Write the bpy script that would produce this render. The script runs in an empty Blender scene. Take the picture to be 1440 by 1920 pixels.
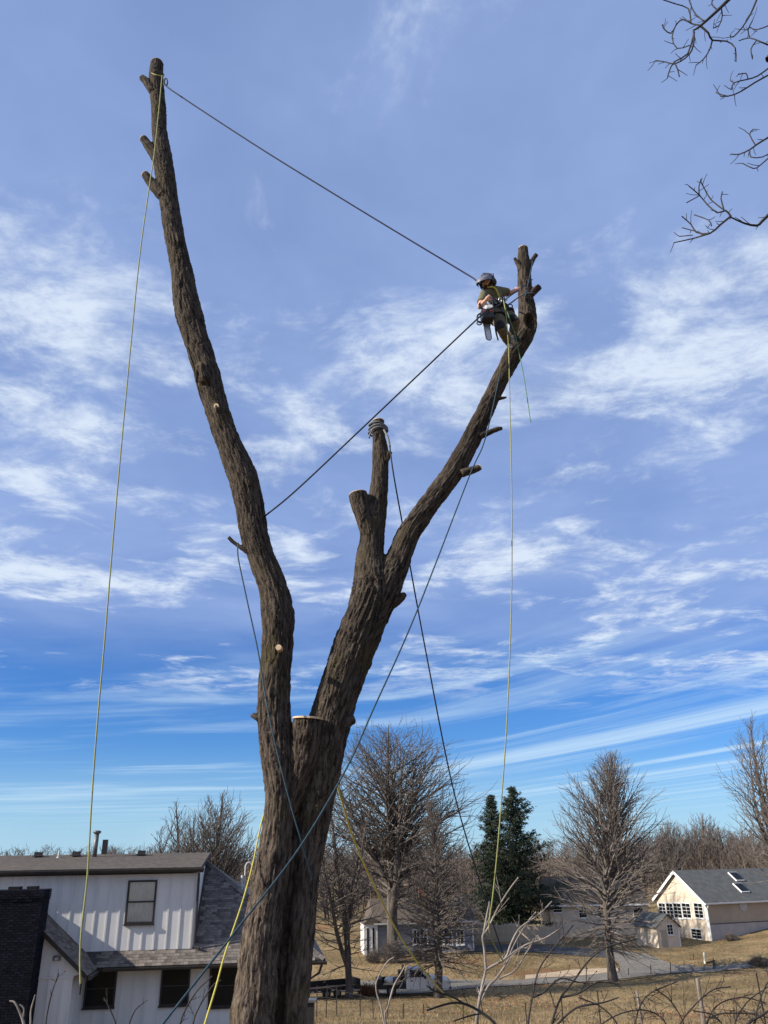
import bpy, bmesh, math, random
import numpy as np
from mathutils import Vector, Matrix

scene = bpy.context.scene
COL = scene.collection
RAD = math.radians

# ------------------------------------------------------------------ camera
FPX, CX, CY = 1500.0, 720.0, 960.0          # focal length in photograph pixels
PITCH, ROLL = RAD(23.0), RAD(0.9)
_c, _s = math.cos(PITCH), math.sin(PITCH)
FWD = np.array([0, _c, _s]); UP0 = np.array([0, -_s, _c]); RT0 = np.array([1.0, 0, 0])
RT = math.cos(ROLL) * RT0 - math.sin(ROLL) * UP0
UP = math.sin(ROLL) * RT0 + math.cos(ROLL) * UP0
cam = bpy.data.cameras.new('camera')
cam.sensor_fit = 'VERTICAL'; cam.sensor_height = 36.0; cam.lens = 36.0 * FPX / 1920.0
cam.clip_start = 0.05; cam.clip_end = 6000
camo = bpy.data.objects.new('camera', cam); COL.objects.link(camo)
camo.matrix_world = Matrix(((RT[0], UP[0], -FWD[0], 0), (RT[1], UP[1], -FWD[1], 0), (RT[2], UP[2], -FWD[2], 0), (0, 0, 0, 1)))
scene.camera = camo

# ------------------------------------------------------------------ light
SUN_EL, SUN_LEFT = 29.0, 72.0                # sun: degrees up, degrees left of straight behind the camera
sa = RAD(SUN_LEFT)
SUN_DIR = Vector((-math.sin(sa) * math.cos(RAD(SUN_EL)), -math.cos(sa) * math.cos(RAD(SUN_EL)), math.sin(RAD(SUN_EL))))
sl = bpy.data.lights.new('sun', 'SUN'); sl.energy = 5.0; sl.angle = RAD(0.53); sl.color = (1.0, 0.93, 0.82)
so = bpy.data.objects.new('sun', sl); COL.objects.link(so)
so.rotation_euler = SUN_DIR.to_track_quat('Z', 'Y').to_euler(); so.location = (-30, -10, 40)

world = bpy.data.worlds.new('World'); scene.world = world; world.use_nodes = True
wt = world.node_tree; wt.nodes.clear()
class NG:
    """small helper to write node trees"""
    def __init__(s, tree): s.t = tree
    def n(s, typ, **kw):
        nd = s.t.nodes.new(typ)
        for k, v in kw.items(): setattr(nd, k, v)
        return nd
    def link(s, a, b): s.t.links.new(a, b)
    def setin(s, sock, v):
        if hasattr(v, 'is_linked') or hasattr(v, 'links'): s.link(v, sock)
        else: sock.default_value = v
    def math(s, op, a, b=0.0, c=0.0, clamp=False):
        nd = s.n('ShaderNodeMath', operation=op); nd.use_clamp = clamp
        for i, v in enumerate((a, b, c)): s.setin(nd.inputs[i], v)
        return nd.outputs[0]
    def vmath(s, op, a, b=(0, 0, 0)):
        nd = s.n('ShaderNodeVectorMath', operation=op)
        s.setin(nd.inputs[0], a)
        if op == 'SCALE': s.setin(nd.inputs['Scale'], b)
        else: s.setin(nd.inputs[1], b)
        return nd.outputs[0]
    def noise(s, vec, scale, detail=4, rough=0.55, dist=0.0, dim='3D'):
        nd = s.n('ShaderNodeTexNoise', noise_dimensions=dim)
        if vec is not None: s.link(vec, nd.inputs['Vector'])
        nd.inputs['Scale'].default_value = scale; nd.inputs['Detail'].default_value = detail
        nd.inputs['Roughness'].default_value = rough; nd.inputs['Distortion'].default_value = dist
        return nd.outputs['Fac']
    def ramp(s, v, a, b, lo=0.0, hi=1.0, smooth=True):
        nd = s.n('ShaderNodeMapRange'); nd.interpolation_type = 'SMOOTHSTEP' if smooth else 'LINEAR'
        s.setin(nd.inputs[0], v); nd.inputs[1].default_value = a; nd.inputs[2].default_value = b
        nd.inputs[3].default_value = lo; nd.inputs[4].default_value = hi
        return nd.outputs[0]
    def mix(s, f, a, b, typ='MIX'):
        nd = s.n('ShaderNodeMix', data_type='RGBA', blend_type=typ)
        s.setin(nd.inputs[0], f)
        for sock, v in ((nd.inputs[6], a), (nd.inputs[7], b)):
            if isinstance(v, (tuple, list)): sock.default_value = (*v[:3], 1)
            else: s.link(v, sock)
        return nd.outputs[2]
    def comb(s, x, y, z):
        nd = s.n('ShaderNodeCombineXYZ')
        for i, v in enumerate((x, y, z)): s.setin(nd.inputs[i], v)
        return nd.outputs[0]

SKX, SKY = 6.6, 11.4                          # which part of the cloud pattern lies overhead
g = NG(wt)
tc = g.n('ShaderNodeTexCoord')
sep = g.n('ShaderNodeSeparateXYZ'); g.link(tc.outputs['Generated'], sep.inputs[0])
dx, dy, dz = sep.outputs
zc = g.math('MAXIMUM', dz, 0.03)
px_ = g.math('DIVIDE', dx, zc); py_ = g.math('DIVIDE', dy, zc)      # the cloud layers lie on level sheets overhead
sky = g.n('ShaderNodeTexSky', sky_type='NISHITA'); sky.sun_disc = False
sky.sun_elevation = RAD(SUN_EL); sky.sun_rotation = math.atan2(SUN_DIR.x, SUN_DIR.y)
sky.altitude = 300; sky.air_density = 1.0; sky.dust_density = 0.12; sky.ozone_density = 4.0
skyc = g.vmath('SCALE', sky.outputs[0], 0.105)
skyc = g.mix(1.0, skyc, (0.42, 0.76, 1.26), 'MULTIPLY')
skyc = g.mix(g.ramp(dz, 0.13, 0.0, 0.0, 0.62), skyc, (0.52, 0.78, 0.98))   # pale air low down
P2 = g.comb(px_, py_, 0.0)
warpn = g.n('ShaderNodeTexNoise'); g.link(P2, warpn.inputs['Vector']); warpn.inputs['Scale'].default_value = 0.9; warpn.inputs['Detail'].default_value = 3
wv = g.vmath('SCALE', g.vmath('SUBTRACT', warpn.outputs['Color'], (0.5, 0.5, 0.5)), 0.55)
PW = g.vmath('ADD', P2, wv)
# high thin sheet that ends some way ahead
edge_n = g.noise(PW, 0.62, 5, 0.6)
ahead = g.math('ADD', g.math('ADD', py_, g.math('MULTIPLY', px_, -0.10)), g.math('MULTIPLY', g.math('SUBTRACT', edge_n, 0.5), 3.4))
sheet = g.ramp(ahead, 5.5, 2.6, 0.0, 1.0)
thick = g.ramp(g.noise(PW, 1.1, 5, 0.6), 0.30, 0.72, 0.66, 1.0)
veil = g.math('MULTIPLY', sheet, g.math('MULTIPLY', thick, 0.92))
col = g.mix(veil, skyc, (0.335, 0.468, 0.810))
# woolly white patches in the sheet
pn = g.noise(PW, 2.0, 9, 0.62, 0.25)
big = g.noise(g.vmath('ADD', P2, (SKX, SKY, 0)), 0.75, 3, 0.5)
pm = g.math('ADD', pn, g.math('MULTIPLY', g.math('SUBTRACT', big, 0.5), 0.95))
patch = g.math('MULTIPLY', g.ramp(pm, 0.47, 0.64), g.ramp(ahead, 6.2, 4.2, 0.0, 1.0))
fine = g.ramp(g.noise(PW, 5.0, 8, 0.70), 0.34, 0.62, 0.15, 1.0)
col = g.mix(g.math('MULTIPLY', g.math('MULTIPLY', patch, fine), 0.92), col, (0.76, 0.86, 1.0))
# long streaks of ice cloud towards the horizon
bend = g.math('MULTIPLY', g.math('POWER', g.math('MAXIMUM', px_, 0.0), 1.5), 1.0)
st = g.comb(g.math('MULTIPLY', px_, 0.17), g.math('MULTIPLY', g.math('ADD', g.math('ADD', py_, bend), g.math('MULTIPLY', px_, 0.12)), 0.62), 0.0)
stw = g.vmath('ADD', st, g.vmath('SCALE', wv, 0.35))
sn = g.noise(stw, 1.1, 6, 0.6, 0.3)
sbig = g.noise(g.vmath('ADD', st, (5.1, 0.7, 0)), 0.55, 2, 0.5)
sm = g.math('ADD', sn, g.math('MULTIPLY', g.math('SUBTRACT', sbig, 0.5), 0.55))
streak = g.math('MULTIPLY', g.math('MULTIPLY', g.ramp(sm, 0.42, 0.74), g.ramp(py_, 2.8, 4.8, 0.0, 1.0)), g.ramp(py_, 26.0, 9.0, 0.25, 1.0))
col = g.mix(g.math('MULTIPLY', streak, 0.66), col, (0.66, 0.86, 1.02))
bg = g.n('ShaderNodeBackground'); g.link(col, bg.inputs[0]); bg.inputs[1].default_value = 0.64
wo = g.n('ShaderNodeOutputWorld'); g.link(bg.outputs[0], wo.inputs[0])
try: world.cycles.sampling_method = 'MANUAL'; world.cycles.sample_map_resolution = 512
except Exception: pass

scene.view_settings.view_transform = 'Standard'; scene.view_settings.look = 'None'
scene.view_settings.exposure = 0.62; scene.view_settings.gamma = 1.0
scene.view_settings.use_curve_mapping = False
scene.render.engine = 'CYCLES'
scene.cycles.use_denoising = True
try:
    scene.cycles.denoiser = 'OPENIMAGEDENOISE'; scene.cycles.denoising_input_passes = 'RGB_ALBEDO_NORMAL'
except Exception: pass
scene.cycles.max_bounces = 6; scene.cycles.transparent_max_bounces = 12

# ------------------------------------------------------------------ photograph pixel -> place
def ray(px, py):
    x, y = (px - CX) / FPX, (CY - py) / FPX
    return FWD + x * RT + y * UP
def P(px, py, D):
    """the point at D metres ahead (world Y) on the line through a pixel"""
    r = ray(px, py); return r * (D / r[1])
def PZ(px, py, z):
    r = ray(px, py); return r * (z / r[2])
def scale_at(px, py, D):
    """metres per pixel there"""
    return (D / ray(px, py)[1]) / FPX
def V3(a): return Vector((float(a[0]), float(a[1]), float(a[2])))

# ------------------------------------------------------------------ terrain height
_ty = np.array([-400, -60, -10, 0, 6, 11, 20, 30, 40, 50, 58, 66, 74, 82, 92, 104, 120, 150, 200, 300, 420, 700, 1500, 4000.])
_tz = np.array([1.0, -0.6, -1.5, -1.75, -2.5, -3.3, -4.7, -6.0, -7.3, -8.5, -9.3, -9.95, -10.3, -10.3, -10.0, -9.7, -9.3, -9.0, -8.6, -7.0, -5.5, -7.0, -14, -60])
_fy = np.arange(-400, 4000, 1.0); _fz = np.interp(_fy, _ty, _tz)
_k = np.hanning(13); _k /= _k.sum()
_fz2 = np.convolve(np.pad(_fz, 6, mode='edge'), _k, mode='valid')
def sstep(a, b, x):
    t = np.clip((x - a) / (b - a), 0, 1); return t * t * (3 - 2 * t)
def H(x, y):
    x = np.asarray(x, float); y = np.asarray(y, float)
    z = np.interp(y, _fy, _fz2)
    z = z + sstep(26, 70, x) * sstep(70, 98, y) * 3.0 * (1 - sstep(150, 260, y))
    z = z + sstep(10, 45, x) * sstep(45, 70, y) * (1 - sstep(78, 95, y)) * 0.9
    z = z + 0.10 * np.sin(x * 0.21 + 1.0) * np.sin(y * 0.17) + 0.05 * np.sin(x * 0.63) * np.sin(y * 0.55 + 2)
    return z
def G(px, py, d0=25.0, d1=400.0):
    """where the line through a pixel meets the ground"""
    r = ray(px, py); r = r / r[1]
    ds = np.arange(d0, d1, 0.25)
    pts = r[None, :] * ds[:, None]
    below = pts[:, 2] < H(pts[:, 0], pts[:, 1])
    i = int(np.argmax(below)) if below.any() else len(ds) - 1
    p = pts[i].copy(); p[2] = float(H(p[0], p[1])); return p

# ------------------------------------------------------------------ noise (for shapes)
def _hash(ix, iy, iz, k):
    h = (ix.astype(np.int64) * 374761393 + iy.astype(np.int64) * 668265263 + iz.astype(np.int64) * 2147483647 + k * 974711) & 0x7fffffff
    h = ((h ^ (h >> 13)) * 1274126177) & 0x7fffffff
    h = (h ^ (h >> 16)) & 0xffffff
    return h / float(0xffffff)
def vnoise(p, k=0):
    i = np.floor(p).astype(np.int64); f = p - i; f = f * f * (3 - 2 * f)
    out = 0
    for a in (0, 1):
        for b in (0, 1):
            for c in (0, 1):
                w = (f[:, 0] if a else 1 - f[:, 0]) * (f[:, 1] if b else 1 - f[:, 1]) * (f[:, 2] if c else 1 - f[:, 2])
                out = out + w * _hash(i[:, 0] + a, i[:, 1] + b, i[:, 2] + c, k)
    return out * 2 - 1
def fbm(p, o=4, k=0):
    s, a = 0, 1.0
    for j in range(o): s = s + a * vnoise(p * 2.03 ** j, k + j); a *= 0.5
    return s / 1.9
def worley(p, k=0):
    i = np.floor(p).astype(np.int64)
    f1 = np.full(len(p), 9.0); f2 = np.full(len(p), 9.0)
    for a in (-1, 0, 1):
        for b in (-1, 0, 1):
            for c in (-1, 0, 1):
                cx, cy, cz = i[:, 0] + a, i[:, 1] + b, i[:, 2] + c
                q = np.stack([cx + _hash(cx, cy, cz, k), cy + _hash(cx, cy, cz, k + 1), cz + _hash(cx, cy, cz, k + 2)], 1)
                d = np.sqrt(((q - p) ** 2).sum(1))
                m = d < f1
                f2 = np.where(m, f1, np.minimum(f2, d)); f1 = np.where(m, d, f1)
    return f1, f2

# ------------------------------------------------------------------ materials
MATS = {}
def new_mat(name):
    m = bpy.data.materials.new(name); m.use_nodes = True
    b = m.node_tree.nodes['Principled BSDF']; MATS[name] = m
    return m, b, NG(m.node_tree)
def mat(name, c1, c2=None, scale=6.0, rough=0.8, bump=0.0, bscale=None, metal=0.0, coords='Object', stretch=(1, 1, 1), rnd=0.0, spec=0.4, detail=5, lo=0.35, hi=0.68, island=0.0):
    m, b, n = new_mat(name)
    b.inputs['Roughness'].default_value = rough; b.inputs['Metallic'].default_value = metal
    b.inputs['Specular IOR Level'].default_value = spec
    t = n.n('ShaderNodeTexCoord'); v = t.outputs[coords]
    v = n.vmath('MULTIPLY', v, stretch)
    if c2 is None: c2 = tuple(x * 0.82 for x in c1)
    f = n.ramp(n.noise(v, scale, detail, 0.6), lo, hi)
    c = n.mix(f, c2, c1)
    if rnd > 0:
        oi = n.n('ShaderNodeObjectInfo'); c = n.mix(1.0, c, _gray(n, n.ramp(oi.outputs['Random'], 0, 1, 1 - rnd, 1 + rnd, False)), 'MULTIPLY')
    if island > 0:
        gi = n.n('ShaderNodeNewGeometry'); c = n.mix(1.0, c, _gray(n, n.ramp(gi.outputs['Random Per Island'], 0, 1, 1 - island, 1 + island, False)), 'MULTIPLY')
    n.link(c, b.inputs['Base Color'])
    if bump > 0:
        bn = n.n('ShaderNodeBump'); bn.inputs['Strength'].default_value = bump; bn.inputs['Distance'].default_value = 0.02
        n.link(n.noise(v, bscale or scale * 4, 5, 0.65), bn.inputs['Height']); n.link(bn.outputs[0], b.inputs['Normal'])
    return m
def _gray(n, v): return n.comb(v, v, v)

# ------------------------------------------------------------------ mesh helpers
ORG = {}                                     # object -> world origin its mesh is relative to
def org(o): return ORG.get(o.name, np.zeros(3)) if o is not None else np.zeros(3)
def from_arrays(name, verts, faces, material=None, parent=None, smooth=False, origin=None):
    verts = np.asarray(verts, float)
    if parent is not None: O = org(parent)
    elif origin is not None: O = np.asarray(origin, float)
    else:
        O = np.array([(verts[:, 0].min() + verts[:, 0].max()) / 2, (verts[:, 1].min() + verts[:, 1].max()) / 2, verts[:, 2].min()])
    me = bpy.data.meshes.new(name)
    if isinstance(faces, np.ndarray): fl = [faces]
    else: fl = None
    if fl is not None or (isinstance(faces, tuple)):
        fl = fl or list(faces)
        fl = [f for f in fl if len(f)]
        nv = len(verts); me.vertices.add(nv); me.vertices.foreach_set('co', (verts - O).astype(np.float32).ravel())
        nl = sum(f.size for f in fl); npol = sum(len(f) for f in fl)
        me.loops.add(nl); me.polygons.add(npol)
        me.loops.foreach_set('vertex_index', np.concatenate([f.ravel() for f in fl]).astype(np.int32))
        tot = np.concatenate([np.full(len(f), f.shape[1]) for f in fl]).astype(np.int32)
        st_ = np.concatenate([[0], np.cumsum(tot)[:-1]]).astype(np.int32)
        me.polygons.foreach_set('loop_start', st_); me.polygons.foreach_set('loop_total', tot)
        me.update(calc_edges=True)
    else:
        me.from_pydata([tuple(v) for v in (verts - O)], [], faces)
    me.validate()
    if smooth: me.polygons.foreach_set('use_smooth', np.ones(len(me.polygons), bool))
    o = bpy.data.objects.new(name, me); COL.objects.link(o)
    if material is not None: me.materials.append(MATS[material] if isinstance(material, str) else material)
    if parent is not None: o.parent = parent
    else: o.location = tuple(O)
    ORG[o.name] = O
    return o
class MB:
    """collects shapes that make one mesh"""
    def __init__(s): s.v = []; s.f = []
    def add(s, verts, faces):
        b = len(s.v); s.v.extend([tuple(map(float, p)) for p in verts]); s.f.extend([tuple(int(i) + b for i in f) for f in faces]); return s
    def hexa(s, p):      # 8 corners: bottom ring then top ring
        return s.add(p, [(3, 2, 1, 0), (4, 5, 6, 7), (0, 1, 5, 4), (1, 2, 6, 5), (2, 3, 7, 6), (3, 0, 4, 7)])
    def box(s, a, b, fr=None):
        x0, y0, z0 = a; x1, y1, z1 = b
        p = [(x0, y0, z0), (x1, y0, z0), (x1, y1, z0), (x0, y1, z0), (x0, y0, z1), (x1, y0, z1), (x1, y1, z1), (x0, y1, z1)]
        if fr: p = [fr(*q) for q in p]
        return s.hexa(p)
    def prism(s, poly, d, fr=None):    # poly: list of 3d points, d: extrusion vector
        n = len(poly); p = [np.asarray(q, float) for q in poly]; d = np.asarray(d, float)
        q = p + [a + d for a in p]
        if fr: q = [fr(*a) for a in q]
        return s.add(q, [tuple(range(n))[::-1], tuple(range(n, 2 * n))] + [(i, (i + 1) % n, n + (i + 1) % n, n + i) for i in range(n)])
    def tube(s, pts, r, n=8, cap=True):
        v, f = tube(pts, r, n, cap); return s.add(v, f)
    def quad(s, a, b, c, d): return s.add([a, b, c, d], [(0, 1, 2, 3)])
    def ball(s, c, r, n=10, m=7, R=None):
        c = np.asarray(c, float); r = np.ones(3) * np.asarray(r, float)
        vs = [np.array([0, 0, 1.0])]
        for i in range(1, m):
            t = math.pi * i / m
            for j in range(n):
                a = 2 * math.pi * j / n; vs.append(np.array([math.sin(t) * math.cos(a), math.sin(t) * math.sin(a), math.cos(t)]))
        vs.append(np.array([0, 0, -1.0]))
        fs = [(0, 1 + j, 1 + (j + 1) % n) for j in range(n)]
        for i in range(m - 2):
            for j in range(n):
                a = 1 + i * n + j; b = 1 + i * n + (j + 1) % n; fs.append((a, a + n, b + n, b))
        L = len(vs) - 1; k = 1 + (m - 2) * n
        fs += [(L, k + (j + 1) % n, k + j) for j in range(n)]
        vv = [v * r for v in vs]
        if R is not None: vv = [R @ v for v in vv]
        return s.add([c + v for v in vv], fs)
    def build(s, name, material, parent=None, smooth=False, bevel=0.0, origin=None):
        o = from_arrays(name, np.array(s.v), list(s.f), material, parent, smooth, origin)
        if bevel > 0:
            bm = bmesh.new(); bm.from_mesh(o.data)
            bmesh.ops.bevel(bm, geom=[e for e in bm.edges if len(e.link_faces) == 2 and e.calc_face_angle(0) > 0.5], offset=bevel, segments=2, affect='EDGES', profile=0.6)
            bm.to_mesh(o.data); bm.free()
        return o
def frames(pts):
    pts = np.asarray(pts, float); t = np.gradient(pts, axis=0); t /= np.linalg.norm(t, axis=1)[:, None] + 1e-12
    a = np.array([0.31, 0.17, 0.93]) if abs(t[0][2]) < 0.9 else np.array([0.97, 0.2, 0.1])
    n0 = np.cross(t[0], a); n0 /= np.linalg.norm(n0); N = [n0]
    for i in range(1, len(pts)):
        v = N[-1] - t[i] * np.dot(N[-1], t[i]); N.append(v / (np.linalg.norm(v) + 1e-12))
    N = np.array(N); return t, N, np.cross(t, N)
def tube(pts, r, n=8, cap=True):
    pts = np.asarray(pts, float); m = len(pts); r = np.ones(m) * np.asarray(r, float)
    t, N, B = frames(pts)
    a = np.arange(n) * 2 * math.pi / n
    ring = N[:, None, :] * np.cos(a)[None, :, None] + B[:, None, :] * np.sin(a)[None, :, None]
    v = (pts[:, None, :] + ring * r[:, None, None]).reshape(-1, 3)
    f = []
    for i in range(m - 1):
        for j in range(n):
            k = (j + 1) % n; f.append((i * n + j, i * n + k, (i + 1) * n + k, (i + 1) * n + j))
    if cap: f += [tuple(range(n))[::-1], tuple((m - 1) * n + j for j in range(n))]
    return v, f
def spline(pts, step=None, n=None):
    """smooth curve through points (any width of row); returns resampled rows"""
    p = np.asarray(pts, float); q = np.vstack([2 * p[0] - p[1], p, 2 * p[-1] - p[-2]])
    out = []
    for i in range(len(p) - 1):
        a, b, c, d = q[i], q[i + 1], q[i + 2], q[i + 3]
        L = np.linalg.norm((c - b)[:3]); k = n or max(1, int(math.ceil(L / step)))
        for j in range(k):
            t = j / k; out.append(0.5 * (2 * b + (c - a) * t + (2 * a - 5 * b + 4 * c - d) * t * t + (3 * b - a - 3 * c + d) * t ** 3))
    out.append(p[-1]); return np.array(out)
def thing(name, label, cat, loc, group=None):
    o = bpy.data.objects.new(name, None); COL.objects.link(o); o.location = tuple(map(float, loc)); o.empty_display_size = 0.3
    ORG[o.name] = np.asarray(loc, float); return tag(o, label, cat, group)
def tag(o, label=None, cat=None, group=None, kind=None):
    if label: o['label'] = label
    if cat: o['category'] = cat
    if group: o['group'] = group
    if kind: o['kind'] = kind
    return o
def piece(mesh, name, parent, M):
    """one more object on shared mesh data; M is its world matrix"""
    o = bpy.data.objects.new(name, mesh); COL.objects.link(o); o.parent = parent
    o.matrix_local = Matrix.Translation(-V3(org(parent))) @ M
    return o
def voxel_union(parts, vox, smooth=1):
    """parts: list of (verts, faces) closed shapes -> one continuous skin"""
    b = MB()
    for v, f in parts: b.add(v, f)
    me = bpy.data.meshes.new('tmp'); me.from_pydata(b.v, [], b.f)
    o = bpy.data.objects.new('tmp', me); COL.objects.link(o)
    md = o.modifiers.new('r', 'REMESH'); md.mode = 'VOXEL'; md.voxel_size = vox; md.adaptivity = 0
    dg = bpy.context.evaluated_depsgraph_get(); e = o.evaluated_get(dg); m2 = e.to_mesh()
    co = np.empty(len(m2.vertices) * 3, np.float32); m2.vertices.foreach_get('co', co); co = co.reshape(-1, 3).astype(float)
    lt = np.empty(len(m2.polygons), np.int32); m2.polygons.foreach_get('loop_total', lt)
    vi = np.empty(len(m2.loops), np.int32); m2.loops.foreach_get('vertex_index', vi)
    ed = np.empty(len(m2.edges) * 2, np.int32); m2.edges.foreach_get('vertices', ed); ed = ed.reshape(-1, 2)
    st_ = np.concatenate([[0], np.cumsum(lt)[:-1]])
    quads = vi[(st_[lt == 4][:, None] + np.arange(4)[None, :])] if (lt == 4).any() else np.zeros((0, 4), int)
    tris = vi[(st_[lt == 3][:, None] + np.arange(3)[None, :])] if (lt == 3).any() else np.zeros((0, 3), int)
    e.to_mesh_clear(); bpy.data.objects.remove(o); bpy.data.meshes.remove(me)
    cnt = np.bincount(ed.ravel(), minlength=len(co)).astype(float)[:, None]
    for _ in range(smooth):
        s = np.zeros_like(co)
        for k in range(3):
            s[:, k] = np.bincount(ed[:, 0], co[ed[:, 1], k], len(co)) + np.bincount(ed[:, 1], co[ed[:, 0], k], len(co))
        co = co * 0.4 + 0.6 * s / np.maximum(cnt, 1)
    return co, quads, tris
def vnormals(co, quads, tris):
    n = np.zeros_like(co)
    for f in (quads, tris):
        if not len(f): continue
        c = np.cross(co[f[:, 2]] - co[f[:, 0]], co[f[:, -1]] - co[f[:, 1]]) if f.shape[1] == 4 else np.cross(co[f[:, 1]] - co[f[:, 0]], co[f[:, 2]] - co[f[:, 0]])
        for j in range(f.shape[1]):
            for k in range(3): n[:, k] += np.bincount(f[:, j], c[:, k], len(co))
    return n / (np.linalg.norm(n, axis=1)[:, None] + 1e-12)
def capsule(pts, rad, n=10):
    """closed limb with round ends"""
    pts = [np.asarray(p, float) for p in pts]; rad = list(rad)
    d0 = pts[0] - pts[1]; d0 /= np.linalg.norm(d0); d1 = pts[-1] - pts[-2]; d1 /= np.linalg.norm(d1)
    P_, R_ = [], []
    for a in (0.98, 0.75, 0.4): P_.append(pts[0] + d0 * rad[0] * a); R_.append(rad[0] * math.sqrt(1 - a * a))
    P_ += pts; R_ += rad
    for a in (0.4, 0.75, 0.98): P_.append(pts[-1] + d1 * rad[-1] * a); R_.append(rad[-1] * math.sqrt(1 - a * a))
    return tube(P_, R_, n, True)
# batches of thin tubes, all vectorised
def tubes_batch(lines, n):
    """lines: list of (pts Nx3, rad N); returns verts, quads"""
    by = {}
    for p, r in lines: by.setdefault(len(p), []).append((p, r))
    V, F, base = [], [], 0
    for N, L in by.items():
        p = np.array([a for a, _ in L]); r = np.array([b for _, b in L]); M = len(p)
        t = np.gradient(p, axis=1); t /= np.linalg.norm(t, axis=2)[..., None] + 1e-9
        ref = np.array([0.36, 0.81, 0.46]); a = np.cross(t, ref); a /= np.linalg.norm(a, axis=2)[..., None] + 1e-9; b = np.cross(t, a)
        an = np.arange(n) * 2 * math.pi / n
        v = p[:, :, None, :] + r[:, :, None, None] * (a[:, :, None, :] * np.cos(an)[None, None, :, None] + b[:, :, None, :] * np.sin(an)[None, None, :, None])
        V.append(v.reshape(-1, 3))
        i = np.arange(M)[:, None, None] * N * n; j = np.arange(N - 1)[None, :, None] * n; k = np.arange(n)[None, None, :]; k2 = (k + 1) % n
        f = np.stack([i + j + k, i + j + k2, i + j + n + k2, i + j + n + k], -1).reshape(-1, 4) + base
        F.append(f); base += M * N * n
    return np.concatenate(V), np.concatenate(F)
# ------------------------------------------------------------------ material list
mat('white_siding', (0.66, 0.645, 0.615), (0.55, 0.535, 0.51), 1.3, 0.75, 0.05, 30, stretch=(1.6, 1.6, 0.35), lo=0.25, hi=0.6)
mat('trim_dark', (0.028, 0.024, 0.024), (0.018, 0.016, 0.016), 4, 0.45)
mat('gutter_dark', (0.045, 0.037, 0.034), (0.03, 0.026, 0.024), 4, 0.4)
mat('shingle', (0.175, 0.145, 0.12), (0.10, 0.085, 0.075), 14, 0.95, 0.5, 90, rnd=0.42)
mat('shingle_mass', (0.16, 0.135, 0.115), (0.10, 0.085, 0.075), 14, 0.95, 0.5, 90, island=0.42)
mat('dormer_shingle', (0.155, 0.130, 0.105), (0.105, 0.09, 0.075), 5, 0.95, 0.4, 80, island=0.10)
mat('roof_deck', (0.05, 0.045, 0.04), None, 8, 0.95)
mat('black_brick', (0.010, 0.011, 0.018), (0.006, 0.006, 0.010), 9, 0.9, 0.5, 50, rnd=0.45, spec=0.1)
mat('black_brick_mass', (0.010, 0.011, 0.018), (0.006, 0.006, 0.010), 9, 0.9, 0.5, 50, island=0.45, spec=0.1)
mat('black_mortar', (0.006, 0.006, 0.009), None, 20, 0.9)
mat('curtain', (0.85, 0.85, 0.83), (0.78, 0.78, 0.76), 5, 0.9)
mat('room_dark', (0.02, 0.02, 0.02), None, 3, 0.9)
mat('grey_pipe', (0.16, 0.155, 0.15), (0.10, 0.10, 0.10), 8, 0.5, metal=0.3)
mat('pale_pipe', (0.55, 0.54, 0.52), (0.42, 0.41, 0.40), 8, 0.5)
mat('cream_siding', (0.68, 0.565, 0.43), (0.60, 0.50, 0.38), 1.2, 0.75)
mat('shaded_cream_and_door', (0.46, 0.38, 0.28), (0.40, 0.33, 0.245), 0.7, 0.8)  # shade of the side wall painted into its cream; shed door shares the colour
mat('concrete_wall', (0.50, 0.45, 0.41), (0.41, 0.37, 0.34), 1.0, 0.9)
mat('white_trim', (0.78, 0.77, 0.74), (0.7, 0.69, 0.66), 3, 0.6)
mat('grey_roof', (0.105, 0.108, 0.105), (0.075, 0.078, 0.076), 1.6, 0.95, 0.3, 30)
mat('brown_roof', (0.12, 0.095, 0.075), (0.085, 0.068, 0.055), 1.6, 0.95, 0.3, 30)
mat('grey_siding', (0.26, 0.27, 0.29), (0.20, 0.21, 0.23), 0.8, 0.8, stretch=(0.2, 0.2, 5))
mat('tan_fence', (0.55, 0.44, 0.32), (0.46, 0.37, 0.27), 2, 0.85)
mat('orange_brick', (0.36, 0.17, 0.09), (0.26, 0.12, 0.07), 4, 0.9)
mat('asphalt', (0.075, 0.075, 0.078), (0.05, 0.05, 0.053), 0.8, 0.9, 0.2, 20)
mat('concrete_road', (0.185, 0.168, 0.145), (0.14, 0.127, 0.108), 0.5, 0.9, 0.15, 18)
mat('sand_edge', (0.46, 0.36, 0.25), (0.36, 0.27, 0.18), 0.9, 0.95)
mat('cut_wood', (0.62, 0.47, 0.29), (0.45, 0.33, 0.20), 14, 0.8)
mat('grey_twig', (0.135, 0.112, 0.094), (0.08, 0.066, 0.056), 2.5, 0.9, island=0.25)
mat('brown_twig', (0.165, 0.140, 0.122), (0.095, 0.080, 0.070), 2.0, 0.9, island=0.3)
mat('pale_twig', (0.30, 0.26, 0.225), (0.16, 0.135, 0.115), 5, 0.85, 0.3, 40)
mat('dark_twig', (0.040, 0.034, 0.032), (0.022, 0.019, 0.018), 8, 0.9)
mat('far_bark', (0.115, 0.096, 0.080), (0.055, 0.046, 0.040), 3.0, 0.95, 0.8, 14, stretch=(1, 1, 0.25))
mat('wood_mass', (0.135, 0.105, 0.086), (0.085, 0.066, 0.055), 0.08, 0.95, island=0.40)
mat('needles', (0.036, 0.052, 0.026), (0.016, 0.026, 0.014), 0.7, 0.85, island=0.35)
mat('weathered_wood', (0.27, 0.225, 0.18), (0.12, 0.10, 0.082), 9, 0.9, 0.6, 40, stretch=(1, 1, 0.15))
mat('rust_steel', (0.045, 0.028, 0.022), (0.025, 0.017, 0.014), 12, 0.8)
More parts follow.
